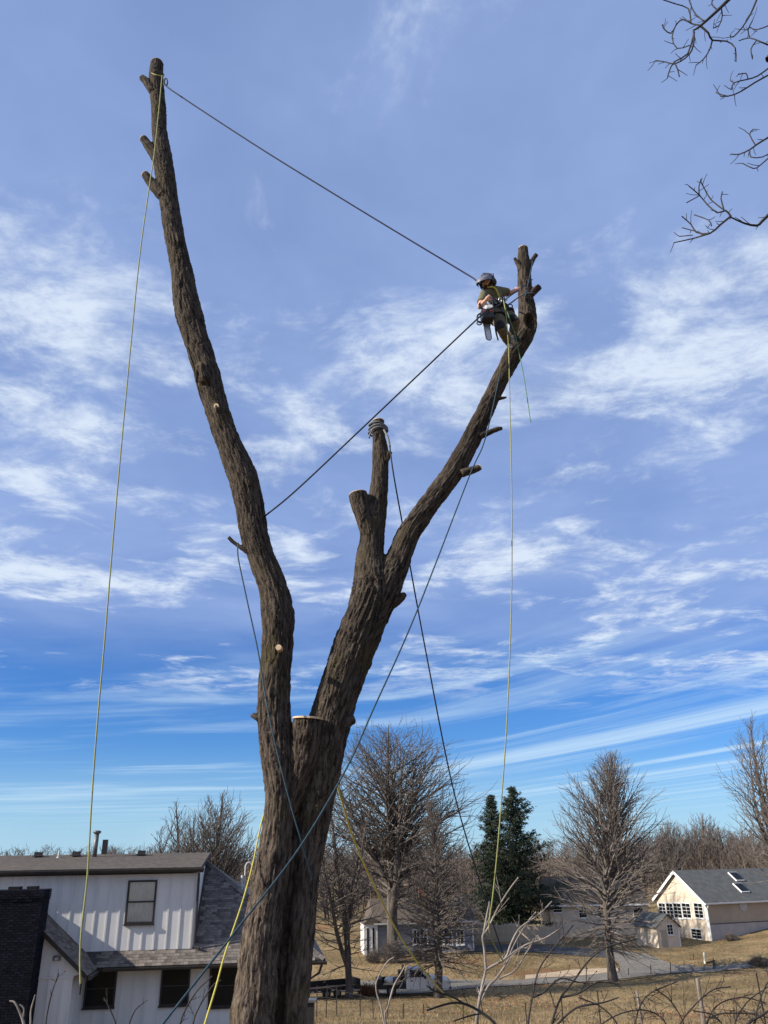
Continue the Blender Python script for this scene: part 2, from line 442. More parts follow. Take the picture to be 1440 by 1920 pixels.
mat('marker_white', (0.80, 0.76, 0.58), (0.7, 0.66, 0.5), 5, 0.6)
mat('wire', (0.09, 0.08, 0.075), None, 5, 0.6)
mat('rope_yellow', (0.50, 0.42, 0.07), (0.38, 0.33, 0.07), 30, 0.8, island=0)
mat('rope_lime', (0.30, 0.31, 0.10), (0.24, 0.24, 0.10), 30, 0.8)
mat('rope_teal', (0.018, 0.055, 0.075), (0.010, 0.03, 0.045), 30, 0.7)
mat('rope_navy', (0.012, 0.013, 0.035), (0.008, 0.008, 0.02), 30, 0.7)
mat('rope_green', (0.10, 0.24, 0.10), (0.07, 0.17, 0.08), 30, 0.7)
mat('rope_grey', (0.16, 0.17, 0.18), (0.10, 0.11, 0.12), 30, 0.7)
mat('skin', (0.50, 0.285, 0.195), (0.44, 0.24, 0.165), 20, 0.55)
mat('olive_shirt', (0.135, 0.125, 0.070), (0.10, 0.095, 0.053), 12, 0.9, 0.4, 25)
mat('olive_trousers', (0.135, 0.112, 0.072), (0.09, 0.076, 0.05), 10, 0.9, 0.4, 20)
mat('black_cloth', (0.014, 0.014, 0.015), (0.009, 0.009, 0.010), 12, 0.85)
mat('black_plastic', (0.015, 0.015, 0.017), (0.010, 0.010, 0.011), 12, 0.35)
mat('helmet_shell', (0.055, 0.055, 0.06), (0.04, 0.04, 0.045), 6, 0.25)
mat('visor_mesh', (0.23, 0.22, 0.25), (0.18, 0.175, 0.2), 40, 0.4, metal=0.4)
mat('dark_hair', (0.03, 0.02, 0.014), None, 30, 0.8)
mat('eye_white', (0.7, 0.7, 0.68), None, 5, 0.3)
mat('lip', (0.33, 0.14, 0.11), None, 5, 0.5)
mat('boot_leather', (0.035, 0.026, 0.018), (0.022, 0.017, 0.012), 14, 0.7)
mat('steel', (0.45, 0.45, 0.45), (0.33, 0.33, 0.33), 15, 0.35, metal=0.8)
mat('saw_white', (0.72, 0.70, 0.67), (0.6, 0.58, 0.55), 8, 0.4)
mat('saw_rust_orange', (0.30, 0.075, 0.03), (0.22, 0.05, 0.025), 8, 0.45)
mat('truck_white', (0.78, 0.78, 0.78), (0.72, 0.72, 0.72), 2, 0.25)
mat('tyre', (0.012, 0.012, 0.012), None, 10, 0.85)
mat('glass_dark', (0.010, 0.012, 0.014), (0.008, 0.010, 0.011), 3, 0.10, spec=0.15)
mat('debris_blue', (0.03, 0.04, 0.12), None, 9, 0.7)
mat('headlamp', (0.6, 0.6, 0.58), None, 9, 0.15)
mat('dead_leaf', (0.27, 0.115, 0.055), (0.16, 0.07, 0.035), 1.5, 0.9, island=0.5)
mat('dry_grass_blade', (0.31, 0.215, 0.11), (0.14, 0.100, 0.05), 0.22, 0.9, island=0.45)
mat('berry', (0.10, 0.03, 0.028), None, 9, 0.6)
def glass_mat():
    m, b, n = new_mat('window_glass')
    out = [x for x in m.node_tree.nodes if x.type == 'OUTPUT_MATERIAL'][0]
    tr = n.n('ShaderNodeBsdfTransparent'); tr.inputs[0].default_value = (0.95, 0.96, 0.96, 1)
    gl = n.n('ShaderNodeBsdfGlossy'); gl.inputs['Roughness'].default_value = 0.03
    fr = n.n('ShaderNodeFresnel'); fr.inputs[0].default_value = 1.5
    mx = n.n('ShaderNodeMixShader'); n.link(n.math('ADD', fr.outputs[0], 0.04), mx.inputs[0]); n.link(tr.outputs[0], mx.inputs[1]); n.link(gl.outputs[0], mx.inputs[2])
    n.link(mx.outputs[0], out.inputs[0])
glass_mat()
def bark_mat():
    m, b, n = new_mat('hero_bark')
    a = n.n('ShaderNodeAttribute'); a.attribute_name = 'bark'; v = a.outputs['Vector']
    t = n.n('ShaderNodeTexCoord')
    grain = n.noise(n.vmath('MULTIPLY', v, (26, 26, 5)), 1.0, 7, 0.65, 0.4)
    c = n.mix(n.ramp(grain, 0.34, 0.66), (0.012, 0.009, 0.008), (0.092, 0.073, 0.056))
    fl = n.noise(n.vmath('MULTIPLY', v, (38, 38, 16)), 1.0, 4, 0.7)
    c = n.mix(n.ramp(fl, 0.60, 0.74, 0, 0.75), c, (0.17, 0.148, 0.122))              # pale flakes
    li = n.noise(t.outputs['Object'], 1.5, 6, 0.65)
    c = n.mix(n.ramp(li, 0.50, 0.70, 0, 0.50), c, (0.062, 0.050, 0.020))            # yellow-green lichen
    dk = n.noise(t.outputs['Object'], 0.9, 4, 0.6)
    c = n.mix(n.ramp(dk, 0.52, 0.70, 0, 0.55), c, (0.018, 0.014, 0.012))
    sp_ = n.n('ShaderNodeSeparateXYZ'); n.link(t.outputs['Object'], sp_.inputs[0])
    c = n.mix(n.ramp(n.math('ADD', sp_.outputs[2], n.math('MULTIPLY', li, 3.0)), 8.0, 3.0, 0.0, 1.0), c, n.mix(1.0, c, (1.65, 1.62, 1.62), 'MULTIPLY'))   # older, greyer bark low on the trunk
    n.link(c, b.inputs['Base Color']); b.inputs['Roughness'].default_value = 0.95; b.inputs['Specular IOR Level'].default_value = 0.15
    bn = n.n('ShaderNodeBump'); bn.inputs['Strength'].default_value = 0.75; bn.inputs['Distance'].default_value = 0.03
    h = n.math('ADD', n.noise(n.vmath('MULTIPLY', v, (36, 36, 5)), 1.0, 6, 0.65, 0.5), n.math('MULTIPLY', n.noise(n.vmath('MULTIPLY', v, (90, 90, 40)), 1.0, 3, 0.6), 0.35))
    n.link(h, bn.inputs['Height']); n.link(bn.outputs[0], b.inputs['Normal'])
bark_mat()
def ground_mat():
    m, b, n = new_mat('dry_lawn')
    t = n.n('ShaderNodeNewGeometry'); v = t.outputs['Position']
    f1 = n.noise(v, 0.16, 6, 0.65); f2 = n.noise(v, 0.55, 6, 0.7); f3 = n.noise(v, 3.5, 5, 0.7)
    c = n.mix(n.ramp(f1, 0.40, 0.60), (0.125, 0.086, 0.042), (0.27, 0.190, 0.100))
    c = n.mix(n.ramp(f2, 0.50, 0.62, 0, 0.7), c, (0.10, 0.088, 0.040))
    c = n.mix(n.ramp(f3, 0.40, 0.72, 0, 0.55), c, (0.42, 0.32, 0.17))
    lf = n.noise(n.vmath('ADD', v, (31, 7, 0)), 0.085, 5, 0.7)
    c = n.mix(n.ramp(lf, 0.56, 0.66, 0, 0.75), c, (0.19, 0.09, 0.040))
    n.link(c, b.inputs['Base Color']); b.inputs['Roughness'].default_value = 1.0; b.inputs['Specular IOR Level'].default_value = 0.1
    bn = n.n('ShaderNodeBump'); bn.inputs['Strength'].default_value = 0.8; bn.inputs['Distance'].default_value = 0.15
    n.link(n.noise(v, 4.0, 5, 0.7), bn.inputs['Height']); n.link(bn.outputs[0], b.inputs['Normal'])
ground_mat()

# ------------------------------------------------------------------ ground
def grid_sheet(xs, ys, zf):
    X, Y = np.meshgrid(xs, ys); Z = zf(X, Y); v = np.stack([X, Y, Z], -1).reshape(-1, 3)
    nx, ny = len(xs), len(ys); i = np.arange(ny - 1)[:, None] * nx + np.arange(nx - 1)[None, :]
    return v, np.stack([i, i + 1, i + 1 + nx, i + nx], -1).reshape(-1, 4)
def spread(core, step, far, k=1.18):
    a = [core]; s = step
    while a[-1] < far: s *= k; a.append(a[-1] + s)
    return a[1:]
xs = np.arange(-70, 90.01, 1.0); xs = np.concatenate([-np.array(spread(70, 1, 2500))[::-1], xs, spread(90, 1, 2500)])
ys = np.arange(-20, 160.01, 1.0); ys = np.concatenate([-np.array(spread(20, 1, 300))[::-1], ys, spread(160, 1, 3500)])
v, f = grid_sheet(xs, ys, H)
tag(from_arrays('ground', v, f, 'dry_lawn', None, True), kind='structure')

def ribbon(name, rows, material, lift=0.05, width=None):
    """a strip laid over the ground; rows: list of (left point, right point)"""
    rows = [(np.asarray(a, float)[:2], np.asarray(b, float)[:2]) for a, b in rows]
    A = spline(np.array([np.append(a, 0) for a, _ in rows]), step=0.8)
    Bq = spline(np.array([np.append(b, 0) for _, b in rows]), step=0.8)
    n = max(len(A), len(Bq)); ia = np.linspace(0, len(A) - 1, n); ib = np.linspace(0, len(Bq) - 1, n)
    A = np.stack([np.interp(ia, np.arange(len(A)), A[:, k]) for k in (0, 1)], 1); Bq = np.stack([np.interp(ib, np.arange(len(Bq)), Bq[:, k]) for k in (0, 1)], 1)
    m = 8; ts = np.linspace(0, 1, m)
    pts = A[:, None, :] * (1 - ts)[None, :, None] + Bq[:, None, :] * ts[None, :, None]
    z = H(pts[..., 0], pts[..., 1]) + lift
    v = np.concatenate([pts, z[..., None]], -1).reshape(-1, 3)
    i = np.arange(n - 1)[:, None] * m + np.arange(m - 1)[None, :]
    f = np.stack([i, i + m, i + m + 1, i + 1], -1).reshape(-1, 4)
    return tag(from_arrays(name, v, f, material, None, True), kind='structure')
def grow_out(p, d): return np.asarray(p) + np.asarray(d)
# the lane across the valley, near edge and far edge read off the photograph
near = [G(560, 1862), G(700, 1866), G(860, 1856), G(1000, 1848), G(1150, 1838), G(1290, 1824), G(1440, 1812)]
far = [G(560, 1842), G(700, 1840), G(860, 1838), G(1000, 1836), G(1150, 1822), G(1290, 1811), G(1440, 1803)]
near = [near[0] + np.array([-60, 2, 0])] + near + [near[-1] + np.array([60, 6, 0])]
far = [far[0] + np.array([-60, 2, 0])] + far + [far[-1] + np.array([60, 6, 0])]
ribbon('lane_road', list(zip(far, near)), 'concrete_road', 0.05)
ribbon('driveway', [(G(1150, 1783), G(1215, 1790)), (G(1150, 1796), G(1240, 1801)), (G(1160, 1808), G(1270, 1812)), (G(1165, 1823), G(1290, 1818))], 'concrete_road', 0.058)
ribbon('asphalt_drive', [(G(860, 1776), G(860, 1786)), (G(930, 1772), G(930, 1785)), (G(1010, 1773), G(1010, 1787)), (G(1080, 1778), G(1080, 1793)), (G(1160, 1783), G(1160, 1798))], 'asphalt', 0.05)
ribbon('sandy_verge', [(G(985, 1830), G(985, 1838)), (G(1060, 1822), G(1060, 1833)), (G(1120, 1818), G(1120, 1828)), (G(1160, 1815), G(1160, 1822))], 'sand_edge', 0.066)

# blades of grass and dead leaves where the field shows
rg = np.random.default_rng(5)
def scatter_blades(name, n, ylo, yhi, hlo, hhi, wid, material, label, cat, xr=0.62, keep=None, flat=False):
    y = ylo + (yhi - ylo) * rg.random(n) ** 1.3; x = (rg.random(n) * 2 - 1) * xr * y
    if keep is not None:
        k = keep(x, y); x, y = x[k], y[k]; n = len(x)
    z = H(x, y); a = rg.random(n) * 6.283; h = hlo + (hhi - hlo) * rg.random(n); w = wid * (0.6 + 0.8 * rg.random(n))
    b = np.stack([x, y, z], 1); d = np.stack([np.cos(a), np.sin(a), 0 * a], 1); e = np.stack([-np.sin(a), np.cos(a), 0 * a], 1)
    le = (rg.random(n) * 0.6)[:, None]
    if flat:
        up = np.stack([0 * a, 0 * a, 0.04 + 0.05 * rg.random(n)], 1)
        v = np.stack([b - d * w[:, None] + up * 0.4, b + e * h[:, None] * 0.5 + up, b + d * w[:, None] + up * 1.3, b - e * h[:, None] * 0.5 + up * 0.6], 1).reshape(-1, 3)
        f = np.arange(4 * n).reshape(-1, 4)
    else:
        v = np.stack([b - d * w[:, None], b + d * w[:, None], b + e * le * h[:, None] + np.stack([0 * a, 0 * a, h], 1)], 1).reshape(-1, 3)
        f = np.arange(3 * n).reshape(-1, 3)
    return tag(from_arrays(name, v, f, material), label, cat, kind='stuff')
def off_lane(x, y):
    lane = np.interp(x, [p[0] for p in near], [p[1] for p in near]); lane2 = np.interp(x, [p[0] for p in far], [p[1] for p in far])
    return ~((y > lane - 0.3) & (y < lane2 + 0.3))
scatter_blades('dry_grass', 90000, 44, 100, 0.06, 0.20, 0.012, 'dry_grass_blade', 'short golden dry grass covering the field and yards', 'grass', keep=off_lane)
def vn2(x, y): return fbm(np.stack([x * 0.11, y * 0.11, 0 * x + 3.3], 1), 3, 9)
scatter_blades('fallen_leaves', 26000, 46, 92, 0.06, 0.13, 0.05, 'dead_leaf', 'reddish brown fallen leaves scattered over the dry field', 'leaves', keep=lambda x, y: (vn2(x, y) > 0.13), flat=True)

# ------------------------------------------------------------------ the big tree being taken down
TD = 11.0
def chain(rows, Dfun):
    out = []
    for (xl, xr, y) in rows:
        D = Dfun(y); cx = (xl + xr) / 2; p = P(cx, y, D); out.append([*p, (xr - xl) / 2 * scale_at(cx, y, D)])
    cxs = np.array([(a + b) / 2 for a, b, _ in rows]); ys_ = np.array([r[2] for r in rows], float)
    sl_ = np.gradient(cxs, ys_); out = np.array(out); out[:, 3] *= 1 / np.sqrt(1 + sl_ ** 2)      # widths were read level across a slanting stem
    return out
def perp(rows, Dfun):
    out = []
    for (cx, y, w) in rows:
        D = Dfun(y); out.append([*P(cx, y, D), w / 2 * scale_at(cx, y, D)])
    return np.array(out)
Lrows = [(281, 307, 119), (278, 308, 150), (281, 312, 200), (283, 316, 250), (287, 325, 300), (291, 333, 350), (300, 341, 400), (308, 350, 450), (317, 361, 500), (322, 370, 550), (332, 384, 600), (346, 398, 650), (360, 415, 700), (376, 428, 750), (391, 443, 800), (408, 466, 850), (425, 487, 900), (437, 497, 950), (446, 505, 1000), (462, 520, 1050), (480, 541, 1100), (488, 553, 1150), (490, 552, 1200), (486, 549, 1250), (482, 547, 1300), (481, 549, 1350), (485, 553, 1400), (492, 556, 1450), (495, 555, 1500), (490, 552, 1550), (483, 547, 1600), (473, 540, 1650), (463, 532, 1700), (455, 527, 1750), (447, 523, 1800), (440, 520, 1850), (431, 516, 1900), (420, 512, 1960)]
Rrows = [(655, 742, 1110), (645, 730, 1150), (625, 712, 1200), (608, 694, 1250), (592, 676, 1300), (577, 662, 1350), (564, 651, 1400), (562, 640, 1450), (562, 629, 1500), (559, 619, 1550), (555, 609, 1600), (549, 600, 1650), (545, 596, 1700), (540, 592, 1750), (536, 587, 1800), (532, 583, 1850), (528, 579, 1900), (520, 576, 1960)]
Crows = [(697, 722, 790), (696, 724, 815), (695, 731, 850), (693, 731, 900), (683, 729, 950), (672, 725, 1000), (664, 724, 1050), (658, 735, 1100), (648, 728, 1140)]
Brows = [(981, 466, 20), (982, 490, 24), (984, 520, 28), (986, 555, 31), (989, 590, 36), (986, 620, 38), (970, 652, 36), (947, 692, 35), (926, 735, 35), (905, 780, 38), (881, 828, 41), (854, 878, 43), (824, 920, 43), (790, 964, 46), (763, 1008, 49), (741, 1062, 55), (717, 1110, 66), (695, 1150, 70)]
Srows = [(546, 609, 1349), (545, 605, 1380), (540, 597, 1420), (533, 582, 1465), (522, 562, 1520)]
DL = lambda y: np.interp(y, [100, 700, 1300, 1900], [11.6, 11.3, 11.0, 10.8])
DR = lambda y: np.interp(y, [460, 900, 1300, 1900], [11.7, 11.5, 11.2, 11.0])
DS = lambda y: np.interp(y, [1340, 1520], [10.88, 11.0])
base = float(H(-1.7, 11.0)) - 0.3
cl = chain(Lrows, DL); cl = np.vstack([cl, [-2.30, 10.75, -2.6, 0.40], [-2.36, 10.75, base, 0.50]])
cr = chain(Rrows, DR); cr = np.vstack([cr, [-1.52, 11.0, -2.6, 0.30], [-1.45, 11.0, base, 0.42]])
cc = chain(Crows, DR); cb = perp(Brows, DR); cs = chain(Srows, DS)
def stub(rows, D):
    return np.array([[*P(x, y, D), w / 2 * scale_at(x, y, D)] for x, y, w in rows])
SPL = [('trunk', cl), ('trunk', cr), ('limb', cc), ('limb', cb), ('stump_of_third_stem', cs)]
stubs = [stub([(266, 145, 12), (274, 153, 14), (288, 172, 18)], 11.5), stub([(269, 260, 16), (279, 274, 19), (300, 304, 24)], 11.45), stub([(272, 327, 16), (283, 341, 20), (308, 368, 28)], 11.4),
         stub([(428, 1007, 9), (440, 1018, 9), (470, 1040, 10)], 11.05), stub([(470, 1340, 7), (480, 1344, 11), (505, 1352, 18)], 10.9), stub([(665, 1347, 17), (655, 1352, 20), (630, 1370, 22)], 11.05),
         stub([(761, 1113, 9), (748, 1122, 20), (715, 1140, 30)], 11.3), stub([(671, 926, 38), (676, 950, 37), (695, 1010, 36)], 11.35), stub([(900, 876, 13), (890, 880, 15), (865, 888, 17)], 11.4), stub([(943, 803, 8), (932, 805, 11), (900, 818, 13)], 11.45),
         stub([(951, 745, 4), (944, 746, 7), (928, 748, 12)], 11.5), stub([(965, 484, 6), (970, 493, 8), (980, 508, 10)], 11.62), stub([(1006, 477, 9), (1000, 486, 9), (985, 515, 12)], 11.65), stub([(1012, 537, 13), (1005, 543, 15), (985, 560, 16)], 11.6),
         stub([(733, 846, 8), (728, 853, 12), (717, 876, 18)], 11.45), stub([(840, 876, 7), (848, 880, 12), (858, 884, 14)], 11.45)]
knots = [stub([(331, 440, 10), (336, 452, 12)], 11.15), stub([(344, 560, 32), (346, 590, 30)], 11.4), stub([(312, 318, 30), (315, 345, 28)], 11.45), stub([(378, 690, 20), (384, 712, 22)], 11.1), stub([(405, 762, 9), (407, 768, 9)], 11.05), stub([(706, 800, 27), (706, 804, 27)], 11.6)]
rt = random.Random(11)
shapes = []; chains = []
for nm, c in SPL:
    q = spline(c, step=0.06); chains.append((nm, q))
    shapes.append(tube(q[:, :3], np.maximum(q[:, 3] * 0.97 - 0.010, 0.02), 28))
for c in stubs:
    q = spline(c, step=0.04); chains.append(('branch_stub', q)); shapes.append(tube(q[:, :3], np.maximum(q[:, 3], 0.018), 14))
core = spline(np.array([[*P(x, y, 11.2), r_] for x, y, r_ in ((556, 1400, 0.12), (556, 1500, 0.14), (548, 1600, 0.15), (535, 1700, 0.16), (526, 1800, 0.17), (519, 1900, 0.18), (512, 1990, 0.22))]), step=0.08); shapes.append(tube(core[:, :3], core[:, 3], 18))
for c in knots:
    shapes.append(capsule(c[:, :3], list(c[:, 3]), 14))
VOX = 0.0150
co, quads, tris = voxel_union(shapes, VOX, 2)
nrm = vnormals(co, quads, tris)
# bark coordinates: which stem, how far along, which way round
best = np.full(len(co), 1e9); cid = np.zeros(len(co), int); bk = np.zeros((len(co), 3)); rad = np.zeros(len(co))
for ci, (nm, q) in enumerate(chains):
    a, b = q[:-1, :3], q[1:, :3]; L = np.linalg.norm(b - a, axis=1); cum = np.concatenate([[0], np.cumsum(L)])
    lo, hi = q[:, :3].min(0) - 0.6, q[:, :3].max(0) + 0.6
    idx = np.where(((co > lo) & (co < hi)).all(1))[0]
    for k in range(0, len(idx), 20000):
        ii = idx[k:k + 20000]; p = co[ii]
        j = np.argmin(((p[:, None, :] - (a + b)[None] / 2) ** 2).sum(2), 1)
        t = np.clip(((p - a[j]) * (b - a)[j]).sum(1) / (L[j] ** 2 + 1e-12), 0, 1)
        ax = a[j] + (b - a)[j] * t[:, None]; R = q[j, 3]; d = p - ax; dist = np.linalg.norm(d, axis=1)
        sc = dist / R
        m = sc < best[ii]; sel = ii[m]
        best[sel] = sc[m]; cid[sel] = ci; rad[sel] = R[m]
        u = d[m] / (dist[m][:, None] + 1e-9)
        bk[sel] = np.stack([u[:, 0] * R[m], u[:, 1] * R[m], cum[j[m]] + t[m] * L[j[m]] + ci * 17.3], 1)
wp = np.stack([vnoise(bk * np.array([6, 6, 2.5]), 3), vnoise(bk * np.array([6, 6, 2.5]), 7), vnoise(bk * np.array([5, 5, 3]), 5)], 1)
kc = (1 / np.interp(rad, [0.05, 0.15, 0.35], [0.022, 0.030, 0.040]))[:, None]; bq = np.concatenate([bk[:, :2] * kc, bk[:, 2:] / 0.46], 1)
q1 = bq + wp * 0.45
f1, f2 = worley(q1, 1)
plate = np.clip((f2 - f1) * 2.8, 0, 1) ** 0.8
q2 = np.concatenate([bk[:, :2] * kc * 1.9, bk[:, 2:] / 0.16], 1) + wp * 0.6
g1, g2 = worley(q2, 9)
small = np.clip((g2 - g1) * 1.8, 0, 1)
amp = np.interp(rad, [0.03, 0.1, 0.2, 0.35], [0.004, 0.010, 0.019, 0.034])
amp = amp * np.where(np.isin(cid, [2]), 0.7, 1.0)
lump = fbm(co * np.array([2.2, 2.2, 1.6]), 3, 21) * np.interp(rad, [0.05, 0.3], [0.014, 0.045])
disp = amp * (plate - 0.55) + amp * 0.38 * (small - 0.5) + lump + 0.004 * fbm(co * 45, 2, 33)
# the rotted hole below the climber's spar and a scar on the long stem
def hollow(px, py, D, rx, rz, depth, rim):
    global disp
    c = P(px, py, D); s = scale_at(px, py, D)
    d = co - c; e = np.sqrt((d[:, 0] / (rx * s)) ** 2 + (d[:, 2] / (rz * s)) ** 2)
    m = (nrm[:, 1] < 0.25) & (np.abs(d[:, 1]) < 0.5)
    disp = np.where(m & (e < 1.6), disp * np.clip(e - 0.6, 0.15, 1) - depth * (1 - sstep(0.72, 1.0, e)) + rim * np.exp(-((e - 1.15) / 0.17) ** 2), disp)
hollow(993, 605, 11.5, 10, 17, 0.14, 0.03)
hollow(372, 700, 11.1, 6, 19, 0.035, 0.012)
co2 = co + nrm * disp[:, None]
tree = thing('dead_tree', 'tall forked bare tree cut back to stems with rough furrowed bark beside the house', 'tree', (-1.9, 10.9, base + 0.3))
names = [nm for nm, _ in chains]
owner = np.array([0, 0, 1, 2, 3] + list(range(4, 4 + len(stubs))))   # which part each chain belongs to
# the long bare stem above the crotch is a limb of its own
part_of = owner[cid] + 1
part_of[(cid == 0) & (co[:, 2] > 1.75)] = 0
part_names = ['limb', 'trunk', 'limb', 'limb', 'stem_stump'] + ['branch_stub'] * len(stubs)
trunk_o = None
for pi, pn in sorted(enumerate(part_names), key=lambda a: a[1] != 'trunk'):
    fq = quads[part_of[quads[:, 0]] == pi] if len(quads) else quads
    ft = tris[part_of[tris[:, 0]] == pi] if len(tris) else tris
    if len(fq) + len(ft) == 0: continue
    use = np.unique(np.concatenate([fq.ravel(), ft.ravel()])); mp = np.zeros(len(co2), int); mp[use] = np.arange(len(use))
    o = from_arrays(pn, co2[use], (mp[fq], mp[ft]), 'hero_bark', tree, True)
    at = o.data.attributes.new('bark', 'FLOAT_VECTOR', 'POINT')
    if len(o.data.vertices) == len(use): at.data.foreach_set('vector', bk[use].astype(np.float32).ravel())
# sawn faces
def cut_face(row_a, row_b, lift=0.003, tilt=None, k=0.90):
    a = np.asarray(row_a[:3]); d = a - np.asarray(row_b[:3]); d /= np.linalg.norm(d)
    if tilt is not None: d = np.asarray(tilt, float); d /= np.linalg.norm(d)
    r = row_a[3] * k
    b = MB(); b.add(*tube([a - d * 0.004, a + d * lift, a + d * (lift + 0.004)], [r, r, r * 0.98], 20)); return b.build('cut_face', 'cut_wood', tree)
for c in (cl, cc, cb): cut_face(c[0], c[1])
cut_face(cs[0], cs[1], 0.016, (0.06, -0.02, 1), 0.93)
for k in (1, 2, 7, 8): cut_face(stubs[k][0], stubs[k][1], 0.002)
for (px, py, D) in ((523, 1214, 10.66), (406, 761, 11.05)):       # two small pale pruning cuts
    p = P(px, py, D); b = MB(); b.add(*tube([p + np.array([0, 0.10, 0]), p + np.array([-0.005, -0.012, 0.0])], [0.045, 0.040], 12)); b.build('pruning_cut', 'cut_wood', tree)
# ------------------------------------------------------------------ houses
class Frame:
    """local axes of a wall: u along it, v out of it, z up; u and v are measured from o"""
    def __init__(s, o, ang):
        s.o = np.asarray(o, float); a = RAD(ang); s.t = np.array([math.cos(a), math.sin(a), 0]); s.n = np.array([math.sin(a), -math.cos(a), 0]); s.ang = a
    def __call__(s, u, v, z):
        p = s.o + u * s.t + v * s.n; return np.array([p[0], p[1], z])
    def uv(s, p): d = np.asarray(p) - s.o; return float(d @ s.t), float(d @ s.n)
    def hit(s, px, py, v):
        """(u, z) where the line through a pixel meets the plane v"""
        r = ray(px, py); p = r * ((v + s.o @ s.n) / (r @ s.n)); return float((p - s.o) @ s.t), float(p[2])
    def M(s, u, v, z, tilt=0.0):
        R = Matrix(((s.t[0], -s.n[0], 0), (s.t[1], -s.n[1], 0), (0, 0, 1))).to_4x4()
        return Matrix.Translation(V3(s(u, v, z))) @ R @ Matrix.Rotation(tilt, 4, 'X')
def window(parent, fr, u0, u1, z0, z1, v, fmat='trim_dark', glass='window_glass', fw=0.06, sill=True, mun=(0, 1), depth=0.05, curtain=False, mun_w=0.03):
    b = MB()
    for a, c in (((u0 - fw, v, z0 - fw), (u0, v + depth, z1 + fw)), ((u1, v, z0 - fw), (u1 + fw, v + depth, z1 + fw)), ((u0, v, z1), (u1, v + depth, z1 + fw)), ((u0, v, z0 - fw), (u1, v + depth, z0))):
        b.box(a, c, fr)
    w = b.build('window', fmat, parent)
    nx, nz = mun
    if nx or nz:
        m = MB()
        for i in range(nx): uu = u0 + (u1 - u0) * (i + 1) / (nx + 1); m.box((uu - mun_w / 2, v + 0.004, z0), (uu + mun_w / 2, v + depth * 0.75, z1), fr)
        for i in range(nz): zz = z0 + (z1 - z0) * (i + 1) / (nz + 1); m.box((u0, v + 0.006, zz - mun_w * 0.6), (u1, v + depth * 0.8, zz + mun_w * 0.6), fr)
        m.build('glazing_bar', fmat, w)
    p = MB(); p.box((u0 + 0.002, v + 0.010, z0 + 0.002), (u1 - 0.002, v + 0.016, z1 - 0.002), fr); p.build('pane', glass, w)
    if curtain:
        n = 46; us = np.linspace(u0 + 0.01, u1 - 0.01, n); vv = v - 0.022 + 0.018 * np.sin(np.arange(n) * 1.05 + 0.6 * np.sin(np.arange(n) * 0.37))
        c = [fr(us[i], vv[i], z0 + 0.01) for i in range(n)] + [fr(us[i], vv[i] + 0.006, z1 - 0.01) for i in range(n)]
        from_arrays('curtain', np.array(c), [(i, i + 1, n + i + 1, n + i) for i in range(n - 1)], 'curtain', w, True)
        k = MB(); k.box((u0, v - 0.075, z0), (u1, v - 0.07, z1), fr); k.build('dark_room_sheet', 'room_dark', w)  # black sheet standing in for the dark of the room behind the curtain
    if sill:
        s_ = MB(); s_.box((u0 - fw - 0.02, v, z0 - fw - 0.045), (u1 + fw + 0.02, v + depth + 0.04, z0 - fw - 0.003), fr); s_.build('sill', fmat, w)
    return w

# ---- the white board-and-batten house
A0 = PZ(200, 1811, -3.3); HF = Frame(A0, 8.0)
EZ, SL, RV, UE = -3.3, 0.685, -4.82, 7.13          # eave height, roof slope, ridge position, right end of the eave
gz = float(H(*HF(2, -0.5, 0)[:2])) - 0.4
house = thing('white_house', 'white board and batten house with dark shingle roof and black brick chimney', 'house', HF(1.5, -4, gz + 0.4))
# walls: thick slabs with real openings left for the windows
def wall_with_holes(parent, fr, u0, u1, z0, z1, v, th, holes, material, name='wall'):
    us = sorted({u0, u1, *[h[0] for h in holes], *[h[1] for h in holes]}); b = MB()
    for i in range(len(us) - 1):
        a, c = us[i], us[i + 1]; mid = (a + c) / 2
        cuts = sorted([(h[2], h[3]) for h in holes if h[0] <= mid <= h[1]]); z = z0
        for lo, hi in cuts:
            if lo > z: b.box((a, v - th, z), (c, v, lo), fr)
            z = hi
        if z < z1: b.box((a, v - th, z), (c, v, z1), fr)
    return b.build(name, material, parent)
VD = -0.53; WL = -0.62                            # dormer face, lower wall face
up_win = (0.40, 1.26, -2.08, -0.84)
low_wins = [(-0.66, 0.22, -4.50, -3.52), (1.76, 2.60, -4.52, -3.50), (3.34, 4.18, -4.62, -3.50)]
wu = wall_with_holes(house, HF, -8, 2.66, -3.1, -0.60, VD, 0.14, [up_win], 'white_siding')
wl = wall_with_holes(house, HF, -0.80, 6.62, gz, -3.36, WL, 0.14, low_wins, 'white_siding')
b = MB(); b.box((6.48, -8.2, gz), (6.62, WL - 0.14, -3.36), HF); b.box((2.52, -4.2, -3.0), (2.658, VD - 0.14, -0.40), HF); b.build('side_wall', 'white_siding', house)
b = MB(); b.box((-7.9, VD - 0.5, -3.0), (2.5, VD - 0.42, -0.7), HF); b.box((-0.8, WL - 0.5, gz), (6.4, WL - 0.42, -3.4), HF); b.build('interior', 'room_dark', house)
